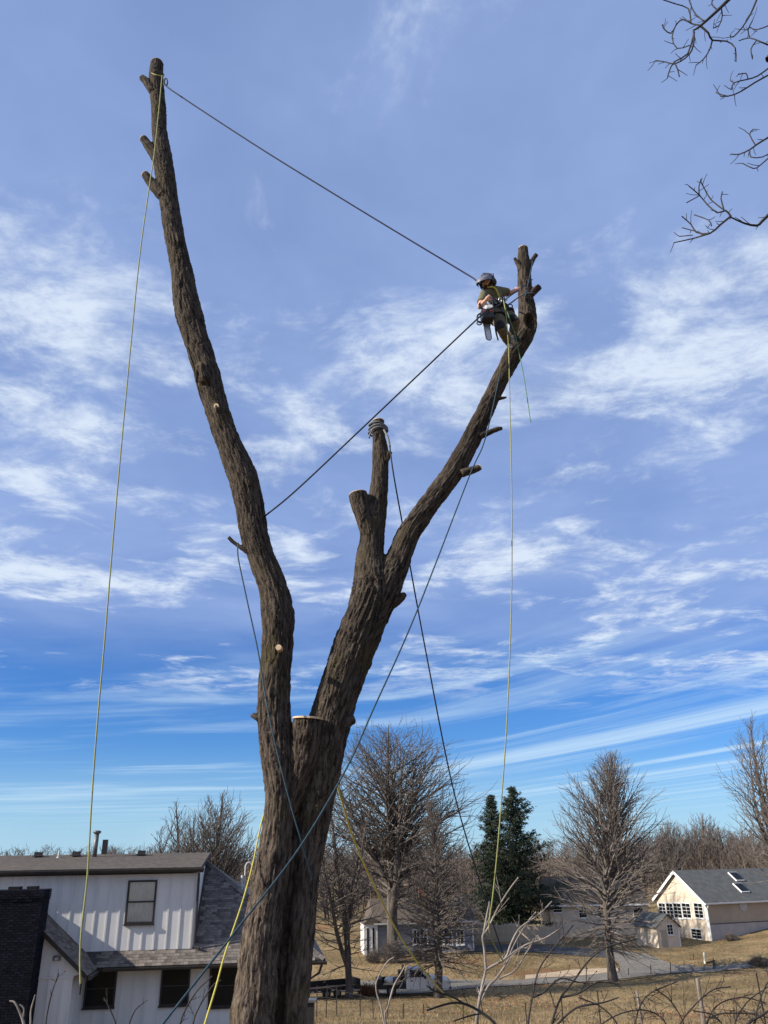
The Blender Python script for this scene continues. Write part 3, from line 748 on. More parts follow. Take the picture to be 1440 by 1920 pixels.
# battens
bat = MB(); bat.box((-0.024, 0, 0), (0.024, 0.022, 1.0)); bm_ = bat.build('batten', 'white_siding', None, origin=(0, 0, 0)); batmesh = bm_.data
bpy.data.objects.remove(bm_)
def batten(parent, fr, u, v, z0, z1):
    if z1 - z0 < 0.03: return
    M = fr.M(u, v, z0) @ Matrix.Rotation(math.pi, 4, 'Z') @ Matrix.Diagonal((1, 1, z1 - z0, 1)); return piece(batmesh, 'batten', parent, M)
ub = 2.60 - 0.022
while ub > -5.0:
    if up_win[0] - 0.09 < ub < up_win[1] + 0.09:
        batten(wu, HF, ub, VD, -2.92, up_win[2] - 0.12); batten(wu, HF, ub, VD, up_win[3] + 0.07, -0.61)
    else: batten(wu, HF, ub, VD, -2.92, -0.61)
    ub -= 0.405
ub = 6.50
while ub > -0.85:
    h = [w for w in low_wins if w[0] - 0.09 < ub < w[1] + 0.09]
    if h: batten(wl, HF, ub, WL, gz, h[0][2] - 0.12)
    else: batten(wl, HF, ub, WL, gz, -3.37)
    ub -= 0.405
window(house, HF, *up_win[:2], *up_win[2:], VD, curtain=True, fw=0.055, mun=(0, 1), mun_w=0.04)
for w_ in low_wins: window(house, HF, *w_[:2], w_[2], w_[3], WL, glass='glass_dark', fw=0.055, mun=(0, 1), mun_w=0.03)
# roofs
def slab(pts, th):
    b = MB(); q = [np.asarray(p, float) for p in pts]; b.prism(q, (0, 0, -th)); return b
roof = slab([HF(-9, 0.02, EZ), HF(UE, 0.02, EZ), HF(UE + RV, RV, 0), HF(-9, RV, 0)], 0.07).build('roof', 'roof_deck', house)
rs = MB(); rs.prism([HF(UE + .01, 0.02, EZ), HF(UE + .01, 2 * RV, EZ), HF(UE + RV + 0.01, RV, 0)], (0, 0, -0.07)); rs.prism([HF(-9, 2 * RV, EZ), HF(UE, 2 * RV, EZ), HF(UE + RV, RV - 0.02, 0), HF(-9, RV - 0.02, 0)], (0, 0, -0.07)); rs.build('hip_roof', 'shingle_mass', house)
th = math.atan(SL); hyp = math.sqrt(1 + SL * SL)
sh = MB(); sh.hexa([(-0.15, -0.14, 0), (0.15, -0.14, 0), (0.15, 0.05, -0.006), (-0.15, 0.05, -0.006), (-0.15, -0.14, 0.014), (0.15, -0.14, 0.014), (0.15, 0.05, 0.004), (-0.15, 0.05, 0.004)])
tmp = sh.build('shingle', 'shingle', None, origin=(0, 0, 0)); shmesh = tmp.data; bpy.data.objects.remove(tmp)
rr = random.Random(3); cnt = 0; mass = MB()
rowi = 0; sdist = 0.06
while sdist < 5.3:
    v = -sdist / hyp; z = EZ - v * SL
    uhip = UE + v - 0.05
    left = -0.45
    if v < VD: left = 2.70
    u = left + rr.random() * 0.2
    while u < uhip:
        w = rr.choice((0.6, 0.8, 1.0, 1.0, 1.25)); uc = u + 0.15 * w
        if uc + 0.12 * w < uhip:
            if cnt < 285:
                M = HF.M(uc, v, z + 0.004 + rr.random() * 0.003, th) @ Matrix.Diagonal((w * 0.985, 1, 1, 1)); piece(shmesh, 'shingle', roof, M); cnt += 1
            else:
                M = HF.M(uc, v, z + 0.004 + rr.random() * 0.003, th) @ Matrix.Diagonal((w * 0.985, 1, 1, 1))
                mass.add([tuple(M @ vv.co) for vv in shmesh.vertices], [tuple(p.vertices) for p in shmesh.polygons])
        u += 0.30 * w
    rowi += 1; sdist += 0.132
tag(mass.build('shingle_courses', 'shingle_mass', roof), kind='stuff')
hc = MB()
for k in range(26):
    a = HF(UE - k * 0.17, -k * 0.17, EZ + k * 0.17 * SL); c = HF(UE - k * 0.17 - 0.22, -k * 0.17 - 0.22, EZ + (k * 0.17 + 0.22) * SL)
    s_ = np.array([HF.t[0] - HF.n[0], HF.t[1] - HF.n[1], 0]) * 0.10
    hc.add([a + s_ + (0, 0, -0.04), a + (0, 0, 0.045), a - s_ + (0, 0, -0.04), c + s_ + (0, 0, -0.05), c + (0, 0, 0.03), c - s_ + (0, 0, -0.05)], [(0, 1, 4, 3), (1, 2, 5, 4)])
hc.build('hip_cap', 'shingle_mass', roof)
# low dormer roof from the ridge out over the upper wall
DE = (-0.22, -0.41)                                  # outer edge: v, z
dr = MB(); dr.prism([HF(-9, DE[0], DE[1]), HF(2.80, DE[0], DE[1]), HF(2.80, RV, 0.06), HF(-9, RV, 0.06)], (0, 0, -0.12)); dro = dr.build('dormer_roof', 'roof_deck', house)
dm = MB(); nrow = 32; sl2 = (0.06 - DE[1]) / (DE[0] - RV)
for i in range(nrow):
    v0 = DE[0] - (DE[0] - RV) * i / nrow; v1 = v0 - (DE[0] - RV) / nrow * 1.25; z0 = DE[1] + (DE[0] - v0) * sl2; z1 = DE[1] + (DE[0] - v1) * sl2
    u = -7 + rr.random() * 0.3
    while u < 2.78:
        u2 = min(u + rr.choice((0.3, 0.45, 0.6, 0.9)), 2.80)
        dm.hexa([HF(u, v0 + 0.015, z0 + 0.002), HF(u2 - 0.006, v0 + 0.015, z0 + 0.002), HF(u2 - 0.006, v1, z1 + 0.001), HF(u, v1, z1 + 0.001), HF(u, v0 + 0.015, z0 + 0.014), HF(u2 - 0.006, v0 + 0.015, z0 + 0.014), HF(u2 - 0.006, v1, z1 + 0.005), HF(u, v1, z1 + 0.005)]); u = u2
tag(dm.build('shingle_courses', 'dormer_shingle', dro), kind='stuff')
# gutters and downspout
def gutter(parent, fr, u0, u1, v, z, w=0.11, h=0.11, name='gutter'):
    b = MB(); prof = [(v, z), (v, z - h), (v + w * 0.75, z - h), (v + w, z - h * 0.35), (v + w, z)]
    b.prism([(u0, a, c) for a, c in prof], (u1 - u0, 0, 0), fr); return b.build(name, 'gutter_dark', parent)
gutter(house, HF, -9, 2.90, DE[0] + 0.003, DE[1] - 0.012, 0.10, 0.11)
b = MB(); b.box((-9, VD + 0.004, DE[1] - 0.16), (2.86, DE[0] - 0.01, DE[1] - 0.125), HF); b.build('soffit', 'trim_dark', house)
gutter(house, HF, -0.10, UE + 0.05, 0.045, EZ - 0.06, 0.10, 0.10)
b = MB(); b.box((-0.62, WL + 0.004, EZ - 0.13), (UE, 0.04, EZ - 0.075), HF); b.box((UE - 0.55, -0.62, EZ - 0.16), (UE, 0.035, EZ - 0.132), HF); b.build('soffit', 'trim_dark', house)
b = MB(); b.add(*tube([HF(2.74, -0.05, -0.56), HF(2.74, -0.10, -0.68), HF(2.72, VD + 0.06, -0.86), HF(2.72, VD + 0.06, -2.80), HF(2.76, VD + 0.10, -2.88), HF(2.92, VD + 0.16, -2.90)], 0.045, 8)); b.build('downspout', 'gutter_dark', house)
b = MB(); b.add(*tube([HF(UE - 0.12, 0.07, EZ - 0.17), HF(UE - 0.2, -0.05, EZ - 0.42), HF(UE - 0.5, WL + 0.08, EZ - 0.66), HF(UE - 0.5, WL + 0.08, gz)], 0.04, 8)); b.build('downspout', 'gutter_dark', house)
# the projecting gabled wing
WV, WU, WZ, WS = 1.30, -2.91, -1.17, 0.845
wg = wall_with_holes(house, HF, -5.3, -0.76, gz, -3.42, WV, 0.14, [], 'white_siding')
b = MB(); b.prism([(-5.3, WV - 0.14, -3.418), (-0.76, WV - 0.14, -3.418), (-0.46, WV - 0.14, -3.34), (WU, WV - 0.14, WZ - 0.22), (-5.5, WV - 0.14, -3.34)], (0, 0.14, 0), HF); b.build('gable_wall', 'white_siding', house)
b = MB(); b.box((-5.3, WV + 0.002, -3.46), (-0.74, WV + 0.026, -3.40), HF); b.build('trim_board', 'white_siding', house)
b = MB(); b.box((-0.90, WL, gz), (-0.76, WV - 0.14, -3.40), HF); b.build('side_wall', 'white_siding', house)
for ub in (-1.05, -1.45, -1.85):
    batten(wg, HF, ub, WV, gz, -3.47); batten(wg, HF, ub, WV, -3.39, WZ - 0.30 - (ub - WU) * WS)
batten(wg, HF, -0.785, WV, gz, -3.47)
wr = MB()
for s_ in (1, -1):
    e = WU + s_ * 2.62; ez = WZ - 2.62 * WS
    wr.prism([HF(WU, WV + 0.22, WZ), HF(e, WV + 0.22, ez), HF(e, -0.7, ez), HF(WU, -0.7, WZ)], (0, 0, -0.15))
wro = wr.build('wing_roof', 'trim_dark', house)
wm = MB(); hw = math.sqrt(1 + WS * WS)
for i in range(26):
    d0 = i * 0.1; uu0 = WU + d0; uu1 = WU + d0 + 0.125
    vv = WV + 0.24
    while vv > -0.7:
        v2 = max(vv - rr.choice((0.2, 0.3, 0.35)), -0.7)
        za, zb = WZ - (uu0 - WU) * WS, WZ - (uu1 - WU) * WS
        wm.hexa([HF(uu0, v2 + 0.006, za + 0.002), HF(uu1, v2 + 0.006, zb + 0.004), HF(uu1, vv, zb + 0.004), HF(uu0, vv, za + 0.002), HF(uu0, v2 + 0.006, za + 0.012), HF(uu1, v2 + 0.006, zb + 0.024), HF(uu1, vv, zb + 0.024), HF(uu0, vv, za + 0.012)]); vv = v2
tag(wm.build('shingle_courses', 'shingle_mass', wro), kind='stuff')
b = MB(); gu = WU + 2.64; gzv = WZ - 2.62 * WS - 0.02
b.prism([(gu, WV + 0.2, gzv), (gu, WV + 0.2, gzv - 0.11), (gu + 0.075, WV + 0.2, gzv - 0.11), (gu + 0.11, WV + 0.2, gzv - 0.03), (gu + 0.11, WV + 0.2, gzv)], (0, -1.2, 0), HF); b.build('gutter', 'gutter_dark', house)
b = MB(); b.box((-1.42, WV + 0.002, -2.97), (-1.20, WV + 0.07, -2.83), HF); lo_ = b.build('wall_lamp', 'grey_pipe', house, bevel=0.012)
b = MB(); b.add(*tube([HF(-1.31, WV + 0.065, -2.92), HF(-1.31, WV + 0.10, -2.93)], [0.055, 0.045], 12)); b.build('lamp_lens', 'pale_pipe', lo_)
# chimney of painted black brick
CU0, CU1, CV0, CV1, CZ1 = -3.50, -1.77, 1.32, 2.2, -1.12
ch = MB(); ch.box((CU0 + 0.012, CV0, gz), (CU1 - 0.012, CV1 - 0.012, CZ1 + 0.15), HF); cho = ch.build('chimney', 'black_mortar', house)
bk_ = MB(); bk_.box((-0.1, -0.05, 0), (0.1, 0.05, 0.058)); tmp = bk_.build('brick', 'black_brick', None, bevel=0.005, origin=(0, 0, 0)); brmesh = tmp.data; bpy.data.objects.remove(tmp)
bmass = MB(); nb = 0; k = 0; z = CZ1 + 0.15 - 0.068
while z > gz:
    out = 0.03 if (CZ1 - 0.06 < z) else (0.015 if CZ1 - 0.13 < z <= CZ1 - 0.06 else 0.0)
    u = CU1 + out - 0.0 - (0.105 if k % 2 else 0)
    first = k % 2
    while u > CU0 - 0.05:
        uc = u - 0.1 if not first else u
        M = HF.M(uc if not first else CU1 + out - 0.05, CV1 - 0.045 + out + rr.uniform(0, 0.006), z, 0) @ Matrix.Diagonal((0.5 if first else 1, 1, 1, 1)); 
        ob_ = nb < 270
        if ob_: piece(brmesh, 'brick', cho, M); nb += 1
        else: bmass.add([tuple(M @ vv.co) for vv in brmesh.vertices], [tuple(p.vertices) for p in brmesh.polygons])
        u = (CU1 + out - 0.1 - 0.01) if first else u - 0.21
        first = 0
    v_ = CV1 - 0.205
    while v_ > CV0:
        M = HF.M(CU1 - 0.05 + out, v_, z, 0) @ Matrix.Rotation(math.pi / 2, 4, 'Z')
        bmass.add([tuple(M @ vv.co) for vv in brmesh.vertices], [tuple(p.vertices) for p in brmesh.polygons]); v_ -= 0.21
    k += 1; z -= 0.0695
tag(bmass.build('brick_courses', 'black_brick_mass', cho), kind='stuff')
b = MB(); b.box((CU0 - 0.03, CV0 - 0.03, CZ1 + 0.152), (CU1 + 0.03, CV1 + 0.03, CZ1 + 0.19), HF); b.build('chimney_crown', 'black_brick', cho)
for u_ in (-2.35, -2.90):
    b = MB(); b.box((u_, 1.6, CZ1 + 0.192), (u_ + 0.34 if u_ < -2.5 else u_ + 0.30, 1.95, CZ1 + 0.28), HF); b.build('flue', 'black_mortar', cho)
# things on the ridge
def ridge(px): return HF.hit(px, 1600, -4.15)[0]
for px in (72, 143, 265):
    u_ = ridge(px); b = MB(); b.prism([(u_ - 0.13, -4.0, 0.04), (u_ + 0.13, -4.0, 0.04), (u_ + 0.15, -4.0, 0.17), (u_ - 0.11, -4.0, 0.19)], (0, -0.3, 0), HF); b.box((u_ - 0.16, -3.9, 0.02), (u_ + 0.16, -4.32, 0.055), HF); b.build('roof_vent', 'gutter_dark', dro, bevel=0.01)
u_ = ridge(114); b = MB(); b.add(*tube([HF(u_, -3.8, -0.06), HF(u_ + 0.02, -3.8, 0.16), HF(u_ + 0.03, -3.8, 0.22)], [0.04, 0.035, 0.035], 10)); b.add(*tube([HF(u_, -3.8, -0.06), HF(u_, -3.8, -0.0)], [0.09, 0.045], 10)); b.build('vent_pipe', 'pale_pipe', dro)
u_ = ridge(180); b = MB(); b.add(*tube([HF(u_, -3.9, -0.06), HF(u_, -3.9, 0.80)], [0.085, 0.085], 14)); b.add(*tube([HF(u_, -3.9, 0.80), HF(u_, -3.9, 0.84), HF(u_, -3.9, 0.90), HF(u_, -3.9, 0.92)], [0.11, 0.15, 0.15, 0.05], 14)); b.build('flue_pipe', 'grey_pipe', dro, True)
b = MB(); b.box((u_ + 0.09, -4.75, -0.3), (u_ + 0.27, -4.95, 0.60), HF); b.build('flue_chase', 'trim_dark', dro)
# weatherhead mast on the hip
mu, mz = HF.hit(452, 1690, -3.4)
b = MB(); b.add(*tube([HF(mu, -3.4, -2.3), HF(mu, -3.4, -0.75)], 0.05, 10)); b.add(*tube([HF(mu + 0.10, -3.45, -2.2), HF(mu + 0.10, -3.45, -0.45), HF(mu + 0.16, -3.45, -0.33), HF(mu + 0.26, -3.45, -0.30), HF(mu + 0.34, -3.45, -0.38)], 0.03, 10)); b.add(*tube([HF(mu + 0.27, -3.45, -2.2), HF(mu + 0.27, -3.45, -1.2)], 0.03, 8))
for z_ in (-0.9, -1.15, -1.4): b.add(*tube([HF(mu, -3.4, z_), HF(mu, -3.4, z_ + 0.08)], 0.065, 10))
tag(b.build('service_mast', 'pale_pipe'), 'pale electric service mast with curved pipe top at edge of shingle roof', 'mast')

# ---- the cream house across the lane
B0 = G(1333, 1765); BA = 21.0
BF = Frame(B0, BA); bd = B0[1]
def z_at(px, py, D): return float(P(px, py, D)[2])
bze = z_at(1331, 1690, bd)
def project(p):
    p = np.asarray(p, float); d = p @ FWD; return CX + FPX * (p @ RT) / d, CY - FPX * (p @ UP) / d
W_ = 4.0
while project(BF(0, -W_, bze))[0] > 1231 and W_ < 20: W_ += 0.1
pk = BF(0, -W_ / 2, 0); r_ = ray(1265, 1634); bzp = float((r_ * (pk[1] / r_[1]))[2])
bg0 = B0[2] - 1.5; BL = 17.0
ch_ = thing('cream_house', 'cream house with grey shingle roof, skylights and a sunlit gable with tall windows', 'house', BF(6, -W_ / 2, B0[2]))
GF = Frame(BF(0, 0, 0), BA - 90.0)                # the gable wall: u runs towards the viewer's side corner, v out to the left
# gable wall lies in plane u=0 of BF; in GF, u from -W_ (far corner) to 0
gw = MB(); gw.prism([(0, 0, bg0), (0, -W_, bg0), (0, -W_, bze), (0, -W_ / 2, bzp - 0.12), (0, 0, bze)], (0.25, 0, 0), BF); gwo = gw.build('gable_wall', 'cream_siding', ch_)
sw = MB(); sw.box((0.25, -0.2, bze - 2.25), (BL, 0, bze), BF); sw.build('side_wall', 'shaded_cream_and_door', ch_)
sw = MB(); sw.box((0.25, -0.2, bg0), (BL, 0.05, bze - 2.28), BF); sw.build('foundation_wall', 'concrete_wall', ch_)
sw = MB(); sw.box((0.25, 0.003, bze - 2.32), (BL, 0.075, bze - 2.24), BF); sw.build('ledge_trim', 'grey_roof', ch_)
ro = MB()
ov = 0.35; k_ = (bzp - bze) / (W_ / 2)
ro.prism([BF(-ov, ov, bze - ov * k_ + 0.12), BF(BL, ov, bze - ov * k_ + 0.12), BF(BL, -W_ / 2, bzp + 0.12), BF(-ov, -W_ / 2, bzp + 0.12)], (0, 0, -0.16))
ro.prism([BF(-ov, -W_ - ov, bze - ov * k_ + 0.12), BF(BL, -W_ - ov, bze - ov * k_ + 0.12), BF(BL, -W_ / 2 - 0.01, bzp + 0.12), BF(-ov, -W_ / 2 - 0.01, bzp + 0.12)], (0, 0, -0.16))
rob = ro.build('roof', 'grey_roof', ch_)
rk = MB()
for s_ in (0, 1):
    va, vb = (ov, -W_ / 2) if s_ == 0 else (-W_ - ov, -W_ / 2 - 0.01)
    rk.prism([BF(-ov - 0.05, va, bze - ov * k_ + 0.13), BF(-ov - 0.05, vb, bzp + 0.13), BF(-ov - 0.05, vb, bzp - 0.22), BF(-ov - 0.05, va, bze - ov * k_ - 0.22)], BF(0.045, 0, 0) - BF(0, 0, 0))
rk.build('rake_board', 'white_trim', ch_)
b = MB(); b.box((-ov, ov + 0.005, bze - ov * k_ - 0.06), (BL, ov + 0.13, bze - ov * k_ + 0.09), BF); b.build('gutter', 'white_trim', ch_)
b = MB(); b.add(*tube([BF(0.0, ov + 0.06, bze - ov * k_ - 0.05), BF(0.0, ov, bze - 0.55), BF(0.05, 0.1, bze - 0.8), BF(0.05, 0.1, B0[2] - 0.2)], 0.085, 8)); b.build('downspout', 'white_trim', ch_)
b = MB(); b.box((0.0, 0.003, bg0), (0.22, 0.06, bze - 0.02), BF); b.box((-0.06, -0.2, bg0), (-0.003, 0.06, bze - 0.02), BF); b.build('corner_board', 'white_trim', ch_)
def gab_win(x0, x1, y0, y1, mun=(1, 5)):
    (ua, za), (ub_, zb) = GF.hit(x0, y1, 0.0), GF.hit(x1, y0, 0.0)
    zt = (GF.hit(x0, y0, 0.0)[1] + zb) / 2; zl = (za + GF.hit(x1, y1, 0.0)[1]) / 2
    window(ch_, GF, min(ua, ub_) + 0.10, max(ua, ub_) - 0.10, zl + 0.1, zt - 0.1, 0.004, 'white_trim', 'glass_dark', 0.13, True, mun, 0.06, False, 0.035)
for x0, x1 in ((1238, 1248.5), (1251, 1262), (1265, 1277), (1281.5, 1294), (1304, 1317)): gab_win(x0, x1, 1692.5, 1722, (1, 3))
gab_win(1298, 1315, 1741, 1761, (1, 2))
so_ = GF.hit(1393, 1699, 0)
(ou, oz) = BF.hit(1393, 1699, 0.0); b = MB(); n8 = [(ou + 0.55 * math.cos(math.pi / 8 + i * math.pi / 4), 0.004, oz + 0.55 * math.sin(math.pi / 8 + i * math.pi / 4)) for i in range(8)]
b.prism(n8, (0, 0.06, 0), BF); b.build('octagon_vent', 'pale_pipe', ch_)
for (x0, x1, y0, y1) in ((1367, 1393, 1638, 1651), (1376, 1403, 1658, 1673)):
    r0 = ray((x0 + x1) / 2, (y0 + y1) / 2)
    # meet the front roof slope
    k2 = (bze + 0.12 + k_ * (BF.o @ BF.n)) / (r0[2] + k_ * (r0 @ BF.n)); pc = r0 * k2; uc, vc = BF.uv(pc)
    rot_ = math.atan(k_); M = BF.M(uc, vc, pc[2], rot_)
    for nm, mt, sx, sz, h in (('skylight', 'white_trim', 0.62, 0.75, 0.14), ('skylight_glass', 'glass_dark', 0.53, 0.66, 0.18)):
        b = MB(); b.box((-sx, -sz, -0.05), (sx, sz, h)); vs = [np.array(M @ Vector(q)) for q in b.v]; c_ = MB(); c_.add(vs, b.f); oo = c_.build(nm, mt, ch_ if nm == 'skylight' else sky_o)
        sky_o = oo
# its far wing behind the pin oak
wz0 = z_at(1120, 1780, bd + 8); 
wa = P(1030, 1700, bd + 7); wb = P(1214, 1695, bd + 7.5)
WF = Frame([wa[0], wa[1], 0], math.degrees(math.atan2(wb[1] - wa[1], wb[0] - wa[0]))); wlen = float(np.linalg.norm((wb - wa)[:2]))
wz1 = z_at(1120, 1696, bd + 7)
b = MB(); b.box((0, -5.5, wz0 - 1.5), (wlen, 0, wz1), WF); wing_w = b.build('wing_wall', 'cream_siding', ch_)
b = MB(); rz_ = z_at(1120, 1642, bd + 10)
b.prism([(-0.3, 0.4, wz1 - 0.1), (-0.3, -5.9, wz1 - 0.1), (-0.3, -2.75, rz_)], (wlen + 0.4, 0, 0), WF); b.build('wing_roof', 'brown_roof', ch_)
b = MB(); b.box((-0.3, 0.405, wz1 - 0.16), (wlen + 0.1, 0.5, wz1 + 0.02), WF); b.build('fascia', 'white_trim', ch_)
for (x0, x1, y0, y1) in ((1036, 1054, 1692, 1712), (1085, 1100, 1700, 1722), (1120, 1134, 1700, 1722), (1188, 1206, 1700, 1724)):
    (ua, za), (ub_, zb) = WF.hit(x0, y1, 0.0), WF.hit(x1, y0, 0.0)
    window(ch_, WF, ua + 0.12, ub_ - 0.12, min(za, zb) + 0.1, min(max(za, zb), wz1 - 0.1) - 0.1, 0.004, 'white_trim', 'glass_dark', 0.09, True, (0, 1), 0.06, False, 0.05)
# a little shed against it
S0 = G(1236, 1778); SF = Frame(S0, 18.0); sz = S0[2]
shd = thing('garden_shed', 'small pale shed with dark shingle roof and white framed window beside cream gable', 'shed', S0)
sw_, sd_, shh, spk = 2.75, 4.2, 2.05, 3.15
b = MB(); b.prism([(0, 0, sz - 0.6), (sw_, 0, sz - 0.6), (sw_, 0, sz + shh), (sw_ / 2, 0, sz + spk), (0, 0, sz + shh)], (0, -sd_, 0), SF); b.build('wall', 'cream_siding', shd)
for s_ in (0, 1):
    e = -0.25 if s_ == 0 else sw_ + 0.25; kk = (spk - shh) / (sw_ / 2)
    b = MB(); b.prism([SF(e, 0.25, sz + shh - 0.25 * kk + 0.1), SF(sw_ / 2, 0.25, sz + spk + 0.1), SF(sw_ / 2, -sd_ - 0.2, sz + spk + 0.1), SF(e, -sd_ - 0.2, sz + shh - 0.25 * kk + 0.1)], (0, 0, -0.1)); b.build('roof', 'grey_roof', shd)
window(shd, SF, sw_ / 2 - 0.05, sw_ / 2 + 0.6, sz + 1.25, sz + 2.15, 0.004, 'white_trim', 'glass_dark', 0.1, True, (1, 2), 0.05, False, 0.03)
b = MB(); b.box((sw_ / 2 - 1.0, 0.003, sz - 0.3), (sw_ / 2 - 0.2, 0.04, sz + 1.7), SF); do_ = b.build('door', 'shaded_cream_and_door', shd)
b = MB(); b.box((sw_ - 0.1, 0.003, sz - 0.5), (sw_ + 0.02, 0.05, sz + shh - 0.1), SF); b.build('corner_board', 'white_trim', shd)

# ---- the grey house behind the middle trees
g0 = G(708, 1790); g1 = P(888, 1783, g0[1] + 1.5)
KF = Frame(g0, math.degrees(math.atan2(g1[1] - g0[1], g1[0] - g0[0]))); kl = float(np.linalg.norm((g1 - g0)[:2])); kz = g0[2]
gh = thing('grey_house', 'low grey sided house with dark brown roof half hidden behind bare trees', 'house', KF(kl / 2, -3, kz))
kze = z_at(790, 1728, g0[1]); kzr = z_at(790, 1684, g0[1] + 3.5)
b = MB(); b.box((0, -8, kz - 0.8), (kl, 0, kze), KF); b.build('wall', 'grey_siding', gh)
b = MB(); b.prism([(-0.4, 0.45, kze - 0.1), (-0.4, -8.4, kze - 0.1), (-0.4, -4, kzr)], (kl + 0.8, 0, 0), KF); b.build('roof', 'brown_roof', gh)
b = MB(); b.box((-0.42, 0.455, kze - 0.22), (kl + 0.4, 0.53, kze - 0.06), KF); b.build('fascia', 'pale_pipe', gh)
b = MB(); b.box((-1.45, -3.0, kz - 0.6), (-0.02, 0.3, kze - 0.12), KF); po = b.build('porch', 'white_siding', gh)
b = MB(); b.prism([(-1.6, 0.5, kze - 0.115), (0.02, 0.5, kze - 0.115), (0.02, 0.5, kze + 0.2), (-0.75, 0.5, kze + 0.55)], (0, -3.6, 0), KF); b.build('porch_roof', 'brown_roof', po)
b = MB(); b.box((-1.15, 0.303, kz - 0.2), (-0.95, 0.33, kze - 0.5), KF); b.box((-0.55, 0.303, kz - 0.2), (-0.35, 0.33, kze - 0.5), KF); b.build('porch_window', 'glass_dark', po)
for (x0, x1) in ((776, 786), (789, 800), (834, 846), (858, 868)):
    ua, za = KF.hit(x0, 1770, 0.0); ub_, zb = KF.hit(x1, 1744, 0.0)
    window(gh, KF, ua, ub_, za, zb, 0.004, 'white_trim', 'glass_dark', 0.12, True, (1, 1), 0.05, False, 0.05)
for px in (730.5, 887):
    ua, _ = KF.hit(px, 1760, 0.0); b = MB(); b.box((ua - 0.06, 0.003, kz - 0.4), (ua + 0.06, 0.08, kze - 0.24), KF); b.build('corner_board', 'white_trim', gh)
cu_, _ = KF.hit(791, 1680, -4.0); b = MB(); b.box((cu_ - 0.35, -4.4, kzr - 0.7), (cu_ + 0.35, -3.7, kzr + 1.0), KF); c_ = b.build('chimney', 'orange_brick', gh); b = MB(); b.box((cu_ - 0.42, -4.47, kzr + 1.0), (cu_ + 0.42, -3.63, kzr + 1.12), KF); b.build('chimney_cap', 'concrete_wall', c_)
# ---- a pale gable further back, and the tan board fence
q0 = P(873, 1740, 118); QF = Frame([q0[0], q0[1], 0], 24); qz = float(H(q0[0], q0[1]))
ph = thing('pale_gabled_house', 'pale house behind the grey one showing only a narrow white gable', 'house', QF(3, -3, qz))
qe = z_at(884, 1718, 118); qp = z_at(876, 1681, 120)
b = MB(); b.prism([(0, 0, qz - 0.5), (0, -5.0, qz - 0.5), (0, -5.0, qe), (0, -2.5, qp), (0, 0, qe)], (9, 0, 0), QF); b.build('wall', 'white_siding', ph)
b = MB(); kq = (qp - qe) / 2.5
b.prism([(-0.3, 0.4, qe - 0.4 * kq + 0.05), (-0.3, -2.5, qp + 0.05), (-0.3, -2.5, qp + 0.2), (-0.3, 0.4, qe - 0.4 * kq + 0.2)], (9.6, 0, 0), QF); b.prism([(-0.3, -5.4, qe - 0.4 * kq + 0.05), (-0.3, -2.51, qp + 0.05), (-0.3, -2.51, qp + 0.2), (-0.3, -5.4, qe - 0.4 * kq + 0.2)], (9.6, 0, 0), QF); b.build('roof', 'brown_roof', ph)
f0 = G(888, 1767); f1_ = G(1052, 1771); FF = Frame(f0, math.degrees(math.atan2(f1_[1] - f0[1], f1_[0] - f0[0]))); flen = float(np.linalg.norm((f1_ - f0)[:2]))
bf = thing('board_fence', 'tan wooden board fence behind the conifers', 'fence', FF(flen / 2, 0, f0[2]))
bd_ = MB(); bd_.box((-0.29, -0.02, -0.2), (0.29, 0.02, 1.75)); tmp = bd_.build('board', 'tan_fence', None, origin=(0, 0, 0)); bdm = tmp.data; bpy.data.objects.remove(tmp)
u = 0.3
while u < flen:
    p = FF(u, 0, 0); zz = float(H(p[0], p[1])); piece(bdm, 'board', bf, FF.M(u, rr.uniform(-0.01, 0.01), zz + rr.uniform(-0.04, 0.04))); u += 0.6
